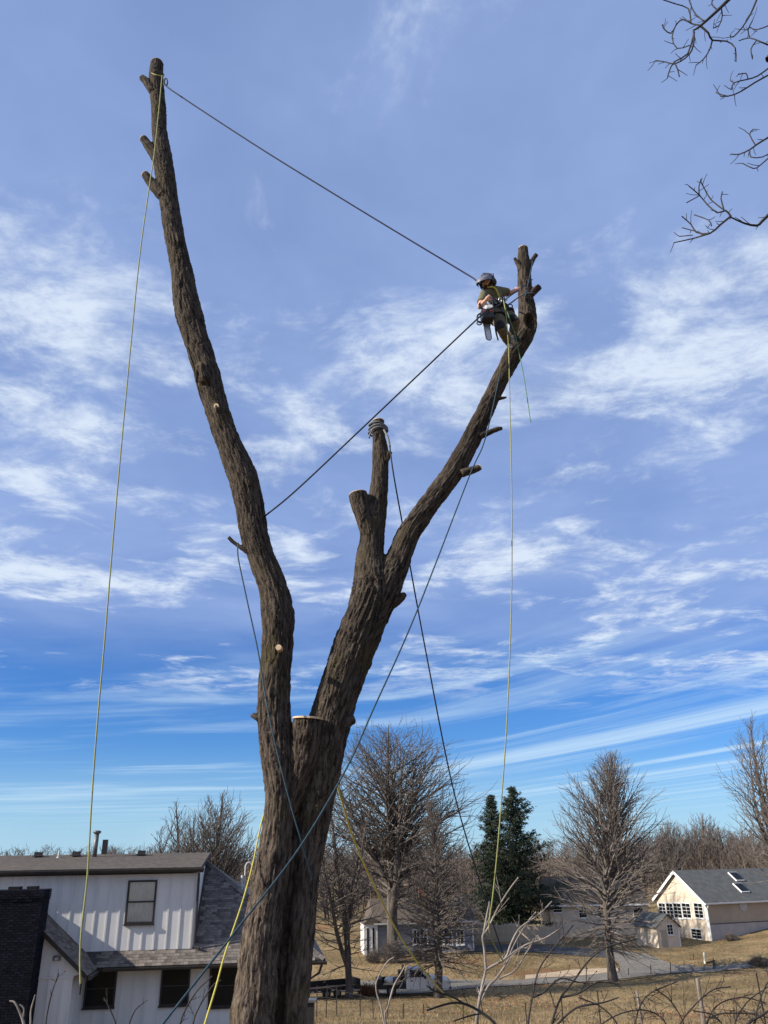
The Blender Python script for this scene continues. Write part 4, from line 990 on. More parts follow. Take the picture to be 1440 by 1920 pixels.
# ------------------------------------------------------------------ bare trees
def rot_about(v, axis, a):
    c, s = math.cos(a), math.sin(a); return v * c + np.cross(axis, v) * s + axis * np.dot(axis, v) * (1 - c)
def unit(v): return v / (np.linalg.norm(v) + 1e-12)
class Grow:
    def __init__(s, seed): s.r = random.Random(seed); s.big = []; s.mid = []; s.fine = []
    def line(s, p, d, L, r0, r1, n, up=0.0, wob=0.12):
        """a wandering line from p along d; up bends it towards (or, negative, away from) the sky"""
        pts = [np.array(p, float)]; d = unit(np.array(d, float)); st_ = L / n
        for i in range(n):
            d = unit(d + np.array([s.r.gauss(0, wob), s.r.gauss(0, wob), s.r.gauss(0, wob) + up]) * (1.0 if i else 0.3)); pts.append(pts[-1] + d * st_)
        return np.array(pts), np.linspace(r0, r1, n + 1)
    def side(s, t, ang):
        a = np.cross(t, np.array([s.r.gauss(0, 1), s.r.gauss(0, 1), s.r.gauss(0, 1)])); return unit(rot_about(t, unit(a), ang))
    def twigs(s, pts, rad, spec, lvl):
        """children along a line; spec: list of dicts per level"""
        if lvl >= len(spec): return
        q = spec[lvl]; L = np.linalg.norm(np.diff(pts, axis=0), axis=1).sum(); n = max(1, int(round(L * q['per_m'] * s.r.uniform(0.8, 1.2))))
        N = len(pts) - 1
        for i in range(n):
            t = q.get('t0', 0.25) + (1 - q.get('t0', 0.25)) * (i + s.r.random()) / n; t = min(t, 0.995)
            k = int(t * N); f = t * N - k; p = pts[k] * (1 - f) + pts[k + 1] * f; tan = unit(pts[k + 1] - pts[k])
            d = s.side(tan, RAD(s.r.uniform(*q['ang'])))
            l = q['len'] * L * (1 - 0.55 * t) * s.r.uniform(0.6, 1.25); l = min(max(l, q.get('min', 0.15)), q.get('max', 9))
            r0 = max(min(np.interp(t, np.linspace(0, 1, N + 1), rad) * 0.62, q.get('rmax', 1)), q['r'])
            a, b = s.line(p, d, l, r0, q['r'] * 0.6, q['n'], q.get('up', 0.1), q.get('wob', 0.12))
            (s.fine if lvl >= q.get('fine_from', 1) else s.mid).append((a, b))
            s.twigs(a, b, spec, lvl + 1)
def bare_tree(name, label, base, height, seed, trunk_r=0.25, clear=0.22, limbs=34, crown=None, ang=None, up1=0.05, spec=None, leader=1.0, trunk_mat='far_bark', twig_mat='grey_twig', group=None, forks=0, wob=0.05, lean=(0, 0), cat='tree', limb_n=7, env=None):
    """crown(t): limb length (m) at height fraction t of the crown; ang(t): limb angle from upright, degrees"""
    G_ = Grow(seed); r = G_.r; base = np.asarray(base, float)
    tr, ra = G_.line(base - np.array([0, 0, 0.3]), np.array([lean[0], lean[1], 1]), height * leader + 0.3, trunk_r * 1.25, 0.03, 14, 0.06, wob)
    ra = trunk_r * (1 - np.linspace(0, 1, 15)) ** 0.8 + 0.02; ra[0] *= 1.35
    G_.big.append((tr, ra))
    stems = [(tr, ra, clear)]
    for k in range(forks):
        t = r.uniform(clear * 0.9, clear + 0.2); i = int(t * 14); d = unit(np.array([r.uniform(-1, 1), r.uniform(-1, 1), r.uniform(1.2, 2.2)]))
        L = height * (0.97 - t) * r.uniform(0.8, 1.0); a, b = G_.line(tr[i], d, L, ra[i] * 0.75, 0.03, 12, 0.07, wob * 1.3); G_.big.append((a, b)); stems.append((a, b, 0.15))
    for (tp, rp, c0) in stems:
        n = int(limbs / len(stems)); N = len(tp) - 1
        for i in range(n):
            t = c0 + (1 - c0) * ((i + r.random()) / n) ** 0.95 * 0.985; k = min(int(t * N), N - 1); f = t * N - k; p = tp[k] * (1 - f) + tp[k + 1] * f
            tc_ = (p[2] - base[2]) / height; tcc = max(0, (tc_ - clear) / (1 - clear))
            L = crown(tcc) * r.uniform(0.75, 1.15) if env is None else 0; a_ = RAD(ang(tcc) + r.uniform(-9, 9)); ph_ = i * 2.399 + r.uniform(-0.5, 0.5)
            d = np.array([math.sin(a_) * math.cos(ph_), math.sin(a_) * math.sin(ph_), math.cos(a_)])
            if env is not None:      # reach out to the crown's outline
                cxy = base[:2] + (tr[-1][:2] - base[:2]) * tc_; L = 0.6; Rm_, prof_ = env; dd_ = d + np.array([0, 0, (up1(tcc) if callable(up1) else up1) * 2.2])
                while L < 14:
                    e_ = p + dd_ * L; te = (e_[2] - base[2]) / height
                    if te > 1 or np.linalg.norm(e_[:2] - cxy) > Rm_ * np.interp(te, prof_[0], prof_[1]): break
                    L += 0.25
                L = min(L, Rm_ * 1.7) * r.uniform(0.80, 1.02) * (r.uniform(0.45, 0.9) if r.random() < 0.18 else 1)
            rr_ = min(np.interp(t, np.linspace(0, 1, N + 1), rp) * 0.55, 0.012 + L * 0.014)
            u1 = up1(tcc) if callable(up1) else up1
            a, b = G_.line(p, d, L, rr_, 0.010, limb_n, u1, 0.07); G_.mid.append((a, b)); G_.twigs(a, b, spec, 0)
    o = thing(name, label, cat, base, group)
    v, f = tubes_batch(G_.big, 9); from_arrays('trunk', v, f, trunk_mat, o, True)
    v, f = tubes_batch(G_.mid, 4); c_ = from_arrays('limbs', v, f, twig_mat, o, True)
    c_.name = 'crown'; 
    v, f = tubes_batch(G_.fine, 3); from_arrays('twigs', v, f, twig_mat, c_, False)
    return o, len(G_.mid), len(G_.fine)
SPEC = lambda d1=1.5, d2=2.2, d3=3.0, r=0.009, a=(28, 55), up=0.08: [dict(per_m=d1, len=0.42, ang=a, r=r * 1.6, n=4, up=up, t0=0.18, max=3.2), dict(per_m=d2, len=0.42, ang=a, r=r, n=2, up=up, t0=0.2, min=0.3, max=1.4, fine_from=1), dict(per_m=d3, len=0.5, ang=a, r=r * 0.8, n=1, up=up, t0=0.2, min=0.25, max=0.7, fine_from=1)]
stats = []
def top_h(px, top, p):
    return float(P(px, top, p[1])[2] - p[2])
# pin oak right of the conifers: egg-shaped, low limbs drooping
p = G(1150, 1841); hgt = top_h(1118, 1412, p)
stats.append(bare_tree('pin_oak', 'egg shaped bare oak with drooping low limbs beside the concrete lane', p, hgt, 4, 0.36, 0.14, 230,
    lambda t: np.interp(t, [0, 0.12, 0.3, 0.5, 0.75, 1], [5.0, 6.2, 7.8, 7.6, 5.2, 2.0]), lambda t: np.interp(t, [0, 0.1, 0.22, 0.45, 0.8, 1], [108, 88, 58, 37, 31, 27]), lambda t: np.interp(t, [0, 0.25, 0.5, 1], [-0.03, 0.0, 0.02, 0.02]), SPEC(2.4, 3.4, 3.8, 0.0105, (20, 42), 0.03), twig_mat='brown_twig', lean=(-0.028, 0), env=(124 * scale_at(1150, 1600, p[1]), ([0.1, 0.2, 0.35, 0.5, 0.65, 0.8, 0.9, 0.96, 1.0], [0.6, 0.9, 1.0, 1.0, 0.95, 0.74, 0.52, 0.32, 0.16]))))
# the tall many-stemmed tree in the middle distance
p = G(737, 1796); p = np.array([p[0], p[1], float(H(p[0], p[1]))]); hgt = top_h(745, 1352, p)
stats.append(bare_tree('spreading_tree', 'tall spreading bare shade tree with several upright stems in front of grey house', p, hgt, 21, 0.62, 0.20, 260,
    lambda t: np.interp(t, [0, 0.3, 0.6, 0.85, 1], [9.0, 10.5, 9.5, 6.0, 2.6]), lambda t: np.interp(t, [0, 0.4, 0.8, 1], [76, 58, 46, 34]), 0.02, SPEC(1.4, 2.1, 2.4, 0.0145, (25, 50), 0.05), forks=7, wob=0.05, env=(172 * scale_at(740, 1560, p[1]), ([0.15, 0.3, 0.5, 0.7, 0.85, 0.95, 1.0], [0.6, 0.95, 1.0, 1.0, 0.82, 0.52, 0.22]))))
# two slim trees by the lane
p = G(655, 1873); hgt = top_h(640, 1462, p)
stats.append(bare_tree('slim_tree', 'slim bare tree by the lane with low drooping twigs beside the flat trailer', p, hgt, 33, 0.26, 0.14, 250,
    lambda t: np.interp(t, [0, 0.25, 0.6, 1], [4.2, 4.4, 3.4, 1.2]), lambda t: np.interp(t, [0, 0.3, 0.7, 1], [100, 66, 36, 18]), lambda t: np.interp(t, [0, 0.3, 1], [-0.01, 0.04, 0.07]), SPEC(2.6, 3.6, 3.6, 0.011), forks=3, env=(86 * scale_at(655, 1700, p[1]), ([0.1, 0.25, 0.5, 0.75, 1.0], [0.9, 1.0, 0.9, 0.6, 0.1])), twig_mat='grey_twig'))
p = G(846, 1864); p = np.array([P(822, 1864, p[1] - 2.2)[0], p[1] - 2.2, 0]); p[2] = float(H(p[0], p[1])); hgt = top_h(812, 1500, p)
stats.append(bare_tree('roadside_tree', 'straight bare tree standing in front of the white pickup truck', p, hgt, 41, 0.32, 0.17, 290,
    lambda t: np.interp(t, [0, 0.25, 0.6, 1], [5.4, 5.6, 4.2, 1.4]), lambda t: np.interp(t, [0, 0.3, 0.7, 1], [96, 70, 42, 20]), lambda t: np.interp(t, [0, 0.3, 1], [-0.03, 0.03, 0.07]), SPEC(2.6, 3.6, 3.6, 0.011), twig_mat='grey_twig', env=(108 * scale_at(820, 1700, p[1]), ([0.1, 0.25, 0.5, 0.75, 1.0], [0.85, 1.0, 0.85, 0.55, 0.08]))))
# tree behind the white house
p = P(405, 1660, 66); p[2] = float(H(p[0], p[1])); hgt = top_h(405, 1482, p)
stats.append(bare_tree('backyard_tree', 'broad bare tree rising behind the white house roof', p, hgt, 52, 0.34, 0.30, 190,
    lambda t: np.interp(t, [0, 0.3, 0.7, 1], [5.4, 5.8, 4.4, 2.0]), lambda t: np.interp(t, [0, 0.4, 0.8, 1], [62, 46, 32, 22]), 0.06, SPEC(2.2, 3.2, 3.4, 0.0125, (25, 48), 0.10), forks=4, trunk_mat='far_bark', env=(100 * scale_at(405, 1560, p[1]), ([0.2, 0.5, 0.7, 0.88, 1.0], [0.8, 1.0, 0.95, 0.7, 0.25]))))
p = P(347, 1660, 70); p[2] = float(H(p[0], p[1])); hgt = top_h(350, 1500, p)
stats.append(bare_tree('backyard_tree', 'leaning bare tree partly hidden by the ridge of the white house', p, hgt, 57, 0.26, 0.34, 120,
    lambda t: np.interp(t, [0, 0.3, 0.7, 1], [4.6, 4.0, 2.6, 1.0]), lambda t: np.interp(t, [0, 0.4, 0.8, 1], [60, 46, 32, 22]), 0.07, SPEC(2.2, 3.2, 3.4, 0.0125, (25, 48), 0.10), forks=2, lean=(-0.10, 0), env=(70 * scale_at(350, 1560, p[1]), ([0.2, 0.5, 0.7, 0.88, 1.0], [0.8, 1.0, 0.9, 0.6, 0.2]))))
# behind the cream house
for i, (px, top, D, sd, lab) in enumerate(((1262, 1538, 150, 61, 'loose bare tree beyond the ridge of the cream house, tallest stems spread'), (1322, 1524, 158, 62, 'dense rounded bare tree behind the cream house roof'), (1366, 1548, 150, 63, 'small bushy bare tree above the skylights of the cream house'))):
    p = P(px, 1640, D); p[2] = float(H(p[0], p[1])); hgt = top_h(px, top, p)
    stats.append(bare_tree('background_tree', lab, p, hgt, sd, 0.34, 0.12, 90, lambda t: np.interp(t, [0, 0.3, 0.7, 1], [6.0, 6.0, 4.0, 1.5]), lambda t: np.interp(t, [0, 0.4, 1], [55, 38, 20]), 0.07, SPEC(2.0, 2.8, 2.8, 0.019, (22, 45), 0.1), forks=4, twig_mat='brown_twig', env=((62, 58, 50)[i] * scale_at(px, 1600, D), ([0.1, 0.5, 0.8, 1.0], [0.7, 1.0, 0.85, 0.3])), group='bare trees behind the cream house'))
# the edge tree on the right
p = P(1480, 1650, 92); p[2] = float(H(p[0], p[1])); hgt = top_h(1452, 1325, p)
stats.append(bare_tree('edge_tree', 'big brownish bare tree beside the cream house with long pale upright shoots', p, hgt, 71, 0.42, 0.14, 120, lambda t: np.interp(t, [0, 0.3, 0.7, 1], [7.0, 6.5, 4.2, 1.6]), lambda t: np.interp(t, [0, 0.4, 1], [66, 44, 24]), 0.06, SPEC(1.8, 2.6, 2.8, 0.012), forks=4, twig_mat='brown_twig'))

# conifers
def conifer(name, label, px, top, wid, D, seed, by):
    r = np.random.default_rng(seed); p = P(px, by, D); p[2] = float(H(p[0], p[1])); h = top_h(px, top, p); R = wid / 2 * scale_at(px, by, D)
    o = thing(name, label, 'tree', p)
    b = MB(); b.add(*tube([p - (0, 0, 0.3), p + (0, 0, h * 0.3), p + (0.05, 0, h * 0.7), p + (0, 0, h * 0.98)], [0.30, 0.23, 0.11, 0.02], 9)); b.build('trunk', 'far_bark', o, True)
    V, lines = [], []
    nb_ = 300
    for i in range(nb_):
        t = 0.11 + 0.885 * (i + r.random()) / nb_; z = h * t; L = R * ((1 - t) ** 0.72) * (0.40 + 0.85 * r.random() ** 1.2) * (1 + 0.22 * math.sin(t * 23 + seed)) * (1.15 if t > 0.2 else 0.85) + 0.18
        a = i * 2.399 + r.normal() * 0.4; d = np.array([math.cos(a), math.sin(a), 0]); dr_ = 0.30 * (1 - t) - 0.22 * t
        n = 7; ss = np.linspace(0, 1, n); pts = p + np.array([0, 0, z]) + d[None] * (ss * L)[:, None] + np.stack([0 * ss, 0 * ss, -dr_ * L * ss ** 1.3 + 0.16 * L * ss ** 3], 1)
        lines.append((pts, np.linspace(0.035, 0.008, n)))
        m = int(10 + 30 * L); s_ = r.random(m) ** 0.7; k = np.minimum((s_ * (n - 1)).astype(int), n - 2); f = s_ * (n - 1) - k
        c = pts[k] * (1 - f)[:, None] + pts[k + 1] * f[:, None]
        off = r.normal(size=(m, 3)) * np.array([1, 1, 0.55]) * (0.09 + 0.12 * L * (1 - s_ * 0.6))[:, None] * 0.8; c = c + off
        dd = d[None] * 0.6 + r.normal(size=(m, 3)) * 0.6 + np.array([0, 0, -0.35]); dd /= np.linalg.norm(dd, axis=1)[:, None]
        e = np.cross(dd, r.normal(size=(m, 3))); e /= np.linalg.norm(e, axis=1)[:, None]; l = (0.20 + 0.22 * r.random(m))[:, None]; w = (0.045 + 0.05 * r.random(m))[:, None]
        V.append(np.stack([c - e * w, c + dd * l * 0.5 - e * w * 0.2, c + dd * l, c + e * w], 1).reshape(-1, 3))
    V = np.concatenate(V); f = np.arange(len(V)).reshape(-1, 4)
    c_ = from_arrays('crown', V, f, 'needles', o); v, f = tubes_batch(lines, 4); from_arrays('branches', v, f, 'far_bark', c_)
    return o
conifer('conifer', 'dark green conifer with taller pointed top behind the yellow rope', 980, 1474, 150, 106, 1, 1752)
conifer('conifer', 'narrower dark green conifer joined to its taller neighbour', 936, 1490, 108, 108, 2, 1752)

# woods filling the valley up to the skyline: one mass, nobody could count it
rw = np.random.default_rng(77); L1 = []; L2 = []
def wood(n, dlo, dhi, hlo, hhi, xr=0.62):
    for i in range(n):
        D = dlo + (dhi - dlo) * rw.random() ** 0.8; x = (rw.random() * 2 - 1) * xr * D; z = float(H(x, D)); h = hlo + (hhi - hlo) * rw.random(); b_ = np.array([x, D, z])
        if abs(x) < 30 and D < 128: continue
        tp = b_ + np.array([rw.normal() * 0.5, rw.normal() * 0.5, h]); tr = np.stack([b_, b_ * 0.5 + tp * 0.5 + rw.normal(size=3) * 0.3, tp]); L1.append((tr, np.array([0.19, 0.11, 0.03])))
        for k in range(14):
            t = 0.08 + 0.88 * rw.random(); s_ = b_ * (1 - t) + tp * t; a = rw.random() * 6.283; l = h * 0.36 * (1.1 - t * 0.75); d = np.array([math.cos(a) * 0.75, math.sin(a) * 0.75, 0.35 + 0.8 * rw.random()]); e = s_ + d * l
            L2.append((np.stack([s_, s_ * 0.5 + e * 0.5 + rw.normal(size=3) * 0.15, e]), np.array([0.06, 0.045, 0.03])))
            for q in range(3):
                s2 = s_ * 0.45 + e * 0.55 if q == 0 else s_ * (0.7 - q * 0.25) + e * (0.3 + q * 0.25); e2 = s2 + (d + rw.normal(size=3) * 0.55) * l * 0.5; L2.append((np.stack([s2, e2]), np.array([0.040, 0.022])))
wood(480, 126, 172, 6.0, 9.2); wood(460, 165, 260, 7.0, 10.0); wood(300, 250, 420, 8, 10.5)
v, f = tubes_batch(L1 + L2, 3); tag(from_arrays('bare_woods', v, f, 'wood_mass'), 'grey brown mass of bare winter woods along the skyline beyond the houses', 'woods', kind='stuff')

# ------------------------------------------------------------------ overhanging branches: a tree standing just out of view on the right
OD = 8.2
def OP(x, y, d=0.0): return P(x, y, OD + d)
traced = [  # (start width px, points)
 (8, [(1372, -6), (1345, 20), (1315, 48), (1301, 57)]), (4, [(1301, 57), (1302, 75), (1298, 95), (1285, 108), (1265, 120), (1248, 117), (1229, 114)]), (4.5, [(1313, 50), (1328, 62), (1336, 75), (1362, 78), (1378, 90), (1380, 115)]),
 (3, [(1336, 75), (1330, 95), (1318, 112), (1305, 123)]), (3.5, [(1313, 48), (1298, 44), (1280, 36), (1267, 47), (1259, 62), (1245, 55), (1241, 46)]), (2.5, [(1267, 47), (1261, 70), (1270, 90), (1292, 84)]), (3.5, [(1302, 60), (1290, 100), (1264, 116), (1254, 135), (1252, 146)]),
 (3, [(1264, 116), (1271, 130), (1273, 143)]), (3, [(1320, 40), (1304, 28), (1296, 12), (1290, -5)]), (3, [(1296, 42), (1291, 17), (1266, 8), (1243, 0)]), (2.5, [(1352, 12), (1354, 30), (1348, 48), (1338, 52)]), (3, [(1345, 20), (1335, 8), (1338, -6)]),
 (4, [(1420, -6), (1413, 12), (1405, 30), (1392, 50), (1376, 70), (1368, 66)]), (2.5, [(1445, 46), (1420, 55), (1405, 52)]), (3.5, [(1445, 86), (1425, 78), (1405, 70), (1385, 76)]), (2.5, [(1405, 70), (1403, 56), (1410, 40)]), (2.5, [(1418, 78), (1408, 92), (1411, 110)]),
 (3.5, [(1446, 124), (1420, 142), (1400, 150), (1376, 156), (1372, 168)]), (4, [(1446, 137), (1415, 155), (1390, 172), (1365, 180), (1342, 173)]), (2, [(1366, 180), (1352, 182)]), (2.2, [(1376, 156), (1370, 151)]), (2.2, [(1402, 150), (1398, 138), (1384, 139)]),
 (4, [(1446, 254), (1420, 270), (1405, 281), (1385, 289), (1370, 288)]), (2.6, [(1416, 271), (1406, 252), (1411, 242)]), (2.6, [(1405, 281), (1408, 295), (1430, 294), (1446, 284)]), (2.6, [(1446, 292), (1425, 311), (1412, 316), (1392, 307)]),
 (7, [(1448, 396), (1428, 415), (1418, 424), (1395, 418), (1368, 407)]), (4.5, [(1368, 407), (1350, 422), (1331, 437), (1306, 435), (1296, 420), (1278, 405)]), (4, [(1370, 407), (1360, 395), (1346, 399), (1326, 384), (1311, 366), (1292, 350)]), (2.6, [(1311, 366), (1310, 350), (1314, 335)]),
 (3, [(1357, 393), (1352, 372), (1354, 359)]), (3.4, [(1331, 437), (1300, 446), (1264, 456)]), (3, [(1358, 394), (1334, 374), (1322, 354), (1314, 340)]), (2.2, [(1311, 366), (1288, 380)]), (2.4, [(1334, 424), (1328, 412), (1302, 402)]), (2.2, [(1312, 436), (1280, 427)]), (2.0, [(1300, 440), (1274, 444)])]
GO = Grow(9); big_l = []; fine_l = []
for w, pl in traced:
    pts3 = []
    for i, (x, y) in enumerate(pl): pts3.append(OP(x + GO.r.uniform(-1, 1), y + GO.r.uniform(-1, 1), 0.12 * math.sin(x * 0.05 + y * 0.03)))
    q = spline(np.array(pts3), n=2); n = len(q); s_ = scale_at(*pl[0], OD)
    rads = np.linspace(w / 2, max(1.1, w * 0.22), n) * s_ * 0.92
    big_l.append((q, rads))
    for i in range(1, n):
        if GO.r.random() < 0.62:
            d = GO.side(unit(q[i] - q[i - 1]), RAD(GO.r.uniform(35, 70))); a, b = GO.line(q[i], d, GO.r.uniform(0.05, 0.2), 0.0062, 0.004, 2, 0, 0.2); fine_l.append((a, b))
# limbs joining them to the trunk out of view
trk = np.array([P(1900, 1700, OD + 1.6)[0], OD + 1.6, 0.0]); trk[2] = float(H(trk[0], trk[1]))
for (x, y, w, tz) in ((1372, -6, 7, 12.0), (1420, -6, 4.5, 12.6), (1446, 90, 6, 8.6), (1446, 130, 6, 8.0), (1446, 256, 6, 7.2), (1448, 396, 8, 5.6)):
    e = OP(x, y, 0.12 * math.sin(x * 0.05 + y * 0.03)); s_ = scale_at(x, y, OD); a = np.array([trk[0], trk[1], tz]); m1 = OP(max(x, 1400) + 70, y - 45, 0.1); m2 = OP(1640, y - 120 if y < 50 else y - 60, 0.6); q = spline(np.array([a, m2, m1, e]), n=5)
    big_l.append((q, np.linspace(0.075, w / 2 * s_, len(q))))
for (x, y, x2, y2) in ((1446, 46, 1500, 60), (1446, 124, 1500, 100), (1446, 284, 1500, 262), (1446, 292, 1500, 268)):
    big_l.append((np.stack([OP(x, y), OP(x2, y2, 0.2)]), np.array([0.012, 0.02])))
ot = thing('overhanging_tree', 'bare tree at the right whose thin crooked branches reach in against the sky', 'tree', trk)
v, f = tube(np.array([trk - (0, 0, 0.3), trk + (0, 0, 3), trk + (0.1, 0, 8), trk + (0, 0.1, 14)]), [0.26, 0.2, 0.14, 0.03], 12); from_arrays('trunk', v, f, 'far_bark', ot, True)
v, f = tubes_batch(big_l, 6); c_ = from_arrays('crown', v, f, 'dark_twig', ot, True)
v, f = tubes_batch(fine_l, 3); tag(from_arrays('twigs', v, f, 'dark_twig', c_), kind='stuff')

# ------------------------------------------------------------------ the climber
cl_root = thing('person', 'climber in olive shirt and trousers with helmet and harness holding the right spar', 'person', P(948, 640, 11.2))
J = lambda x, y, d: P(x, y, d)
sp = 0.0089
neck, chest, waist, pelv = J(921, 543, 10.96), J(926, 554, 10.98), J(934, 572, 11.02), J(938, 586, 11.04)
shR, elR, wrR = J(908, 551, 10.88), J(900, 575, 10.72), J(911, 563, 10.62)
shL, elL, wrL = J(944, 547, 11.06), J(955, 549, 11.10), J(969, 544, 11.22)
hipR, knR, anR, toR = J(931, 590, 10.96), J(941, 617, 10.78), J(953, 641, 11.12), J(958, 646, 11.02)
hipL, knL, anL, toL = J(946, 588, 11.10), J(966, 603, 10.98), J(962, 628, 11.26), J(968, 632, 11.16)
head_c = J(914, 530, 10.86)
face = unit(np.array([-0.66, -0.62, -0.42])); hup = unit(np.array([-0.18, -0.25, 0.95])); hrt = unit(np.cross(face, hup)); hup = np.cross(hrt, face)
def hp(r, u, f): return head_c + hrt * r + hup * u + face * f
shp = [capsule([neck - (0, 0, 0.06), neck + hup * 0.05, head_c - hup * 0.07], [0.062, 0.058, 0.058], 12),
       capsule([hp(0, 0.045, -0.015), hp(0, -0.02, 0.02)], [0.098, 0.088], 14), capsule([hp(0, -0.05, 0.045), hp(0, -0.085, 0.062)], [0.062, 0.045], 12),
       capsule([hp(0, 0.015, 0.098), hp(0, -0.022, 0.118)], [0.013, 0.017], 8), capsule([hp(0.09, 0, -0.01), hp(0.09, -0.03, -0.008)], [0.022, 0.018], 8), capsule([hp(-0.09, 0, -0.01), hp(-0.09, -0.03, -0.008)], [0.022, 0.018], 8),
       capsule([chest, waist, pelv], [0.13, 0.125, 0.13], 14), capsule([shR, chest + (0, 0, 0.05), shL], [0.07, 0.10, 0.07], 12),
       capsule([shR, shR * 0.5 + elR * 0.5, elR], [0.062, 0.056, 0.046], 12), capsule([elR, elR * 0.6 + wrR * 0.4, wrR], [0.046, 0.047, 0.032], 12),
       capsule([shL, shL * 0.5 + elL * 0.5, elL], [0.062, 0.056, 0.047], 12), capsule([elL, elL * 0.6 + wrL * 0.4, wrL], [0.047, 0.047, 0.033], 12),
       capsule([hipR, hipR * 0.5 + knR * 0.5, knR], [0.10, 0.088, 0.066], 12), capsule([knR, knR * 0.65 + anR * 0.35, anR], [0.066, 0.064, 0.045], 12),
       capsule([hipL, hipL * 0.5 + knL * 0.5, knL], [0.10, 0.088, 0.066], 12), capsule([knL, knL * 0.65 + anL * 0.35, anL], [0.066, 0.064, 0.045], 12)]
def hand(w, d, palm_n, curl, left):
    """palm and five bent fingers, continuous with the wrist"""
    d = unit(d); pn = unit(palm_n - d * np.dot(palm_n, d)); sd = np.cross(d, pn) * (1 if left else -1); out = []
    pc = w + d * 0.045
    out.append(capsule([w + d * 0.0, pc, w + d * 0.085], [0.030, 0.036, 0.034], 10)); out.append(capsule([pc - sd * 0.022, pc + sd * 0.024], [0.024, 0.024], 8))
    for k, (off, l) in enumerate(((-0.031, 0.062), (-0.011, 0.076), (0.010, 0.082), (0.031, 0.072))):
        a = w + d * 0.08 + sd * off; p_, dd = [a], d
        for j in range(3):
            dd = unit(rot_about(dd, unit(np.cross(d, pn)), curl * (0.7 + 0.3 * j))); p_.append(p_[-1] + dd * l * (0.45, 0.32, 0.25)[j])
        out.append(capsule(p_, [0.0105, 0.0098, 0.009, 0.0082], 7))
    a = w + d * 0.03 + sd * 0.036; t1 = a + unit(sd * 0.8 + d * 0.5 + pn * 0.3) * 0.04; t2 = t1 + unit(d * 0.8 + pn * 0.55) * 0.036
    out.append(capsule([a, t1, t2], [0.015, 0.012, 0.0095], 8)); return out
spar = P(986, 548, 11.66)
shp += hand(wrR, unit(np.array([0.55, -0.1, 0.62])), np.array([0.2, 0.9, -0.2]), 0.75, False)
shp += hand(wrL, unit(spar - wrL + np.array([0.10, -0.16, 0.05])), unit(spar - wrL), 0.42, True)
for kn, an, to in ((knR, anR, toR), (knL, anL, toL)): shp.append(capsule([an, an * 0.4 + to * 0.6], [0.04, 0.035], 8))
c_, q_, t_ = voxel_union(shp, 0.0078, 1); body = from_arrays('body', c_, (q_, t_), 'skin', cl_root, True)
# face
for s_ in (-1, 1):
    b = MB(); b.ball(hp(s_ * 0.034, 0.012, 0.094), 0.0115, 10, 6); e = b.build('eye', 'eye_white', body, True)
    b = MB(); b.ball(hp(s_ * 0.034, 0.012, 0.1035), 0.0048, 8, 5); b.build('pupil', 'dark_hair', e, True)
    b = MB(); b.add(*capsule([hp(s_ * 0.016, 0.033, 0.103), hp(s_ * 0.05, 0.034, 0.092)], [0.006, 0.005], 6)); b.build('eyebrow', 'dark_hair', body, True)
b = MB(); b.add(*capsule([hp(-0.024, -0.053, 0.098), hp(0, -0.055, 0.107), hp(0.024, -0.053, 0.098)], [0.006, 0.008, 0.006], 6)); b.build('mouth', 'lip', body, True)
hs = [capsule([hp(0, -0.075, 0.085), hp(0, -0.118, 0.095)], [0.034, 0.030], 10), capsule([hp(-0.07, -0.02, 0.035), hp(-0.05, -0.085, 0.075)], [0.02, 0.022], 8), capsule([hp(0.07, -0.02, 0.035), hp(0.05, -0.085, 0.075)], [0.02, 0.022], 8), capsule([hp(-0.02, -0.03, -0.075), hp(0.02, -0.07, -0.06)], [0.05, 0.04], 8)]
c_, q_, t_ = voxel_union(hs, 0.008, 1); from_arrays('beard_and_hair', c_, (q_, t_), 'dark_hair', body, True)
# clothes a little outside the body
def garment(name, parts, material, vox=0.0105, folds=0.006, seed=1, parent=None):
    c, q, t = voxel_union(parts, vox, 2); n = vnormals(c, q, t); c = c + n * (folds * fbm(c * np.array([14, 14, 9]), 3, seed))[:, None]
    return from_arrays(name, c, (q, t), material, parent or cl_root, True)
mid = lambda a, b, t: a * (1 - t) + b * t
garment('shirt', [capsule([neck - (0, 0, 0.035), chest, waist, mid(waist, pelv, 0.55)], [0.080, 0.136, 0.128, 0.132], 16), capsule([shR, mid(shR, chest, 0.5) + (0, 0, 0.03), chest + (0, -0.02, 0.045), mid(shL, chest, 0.5) + (0, 0, 0.03), shL], [0.078, 0.10, 0.12, 0.10, 0.078], 14),
    tube([shR, mid(shR, elR, 0.35), mid(shR, elR, 0.68)], [0.078, 0.076, 0.074], 14), tube([shL, mid(shL, elL, 0.4), mid(shL, elL, 0.85)], [0.078, 0.074, 0.072], 14)], 'olive_shirt', seed=2)
garment('trousers', [capsule([mid(waist, pelv, 0.5), pelv, mid(hipR, hipL, 0.5) - (0, 0, 0.03)], [0.132, 0.140, 0.128], 16), capsule([hipR, mid(hipR, knR, 0.5), knR], [0.122, 0.106, 0.086], 14), tube([knR, mid(knR, anR, 0.4), mid(knR, anR, 0.88)], [0.086, 0.084, 0.074], 14),
    capsule([hipL, mid(hipL, knL, 0.5), knL], [0.122, 0.106, 0.086], 14), tube([knL, mid(knL, anL, 0.4), mid(knL, anL, 0.88)], [0.086, 0.084, 0.074], 14)], 'olive_trousers', folds=0.010, seed=5)
for kn, hip, an in ((knR, hipR, anR), (knL, hipL, anL)):
    garment('knee_pad', [capsule([mid(kn, hip, 0.22) + (-0.012, -0.03, 0), kn + (-0.012, -0.032, 0), mid(kn, an, 0.22) + (-0.012, -0.03, 0)], [0.075, 0.072, 0.07], 12)], 'black_cloth', seed=8)
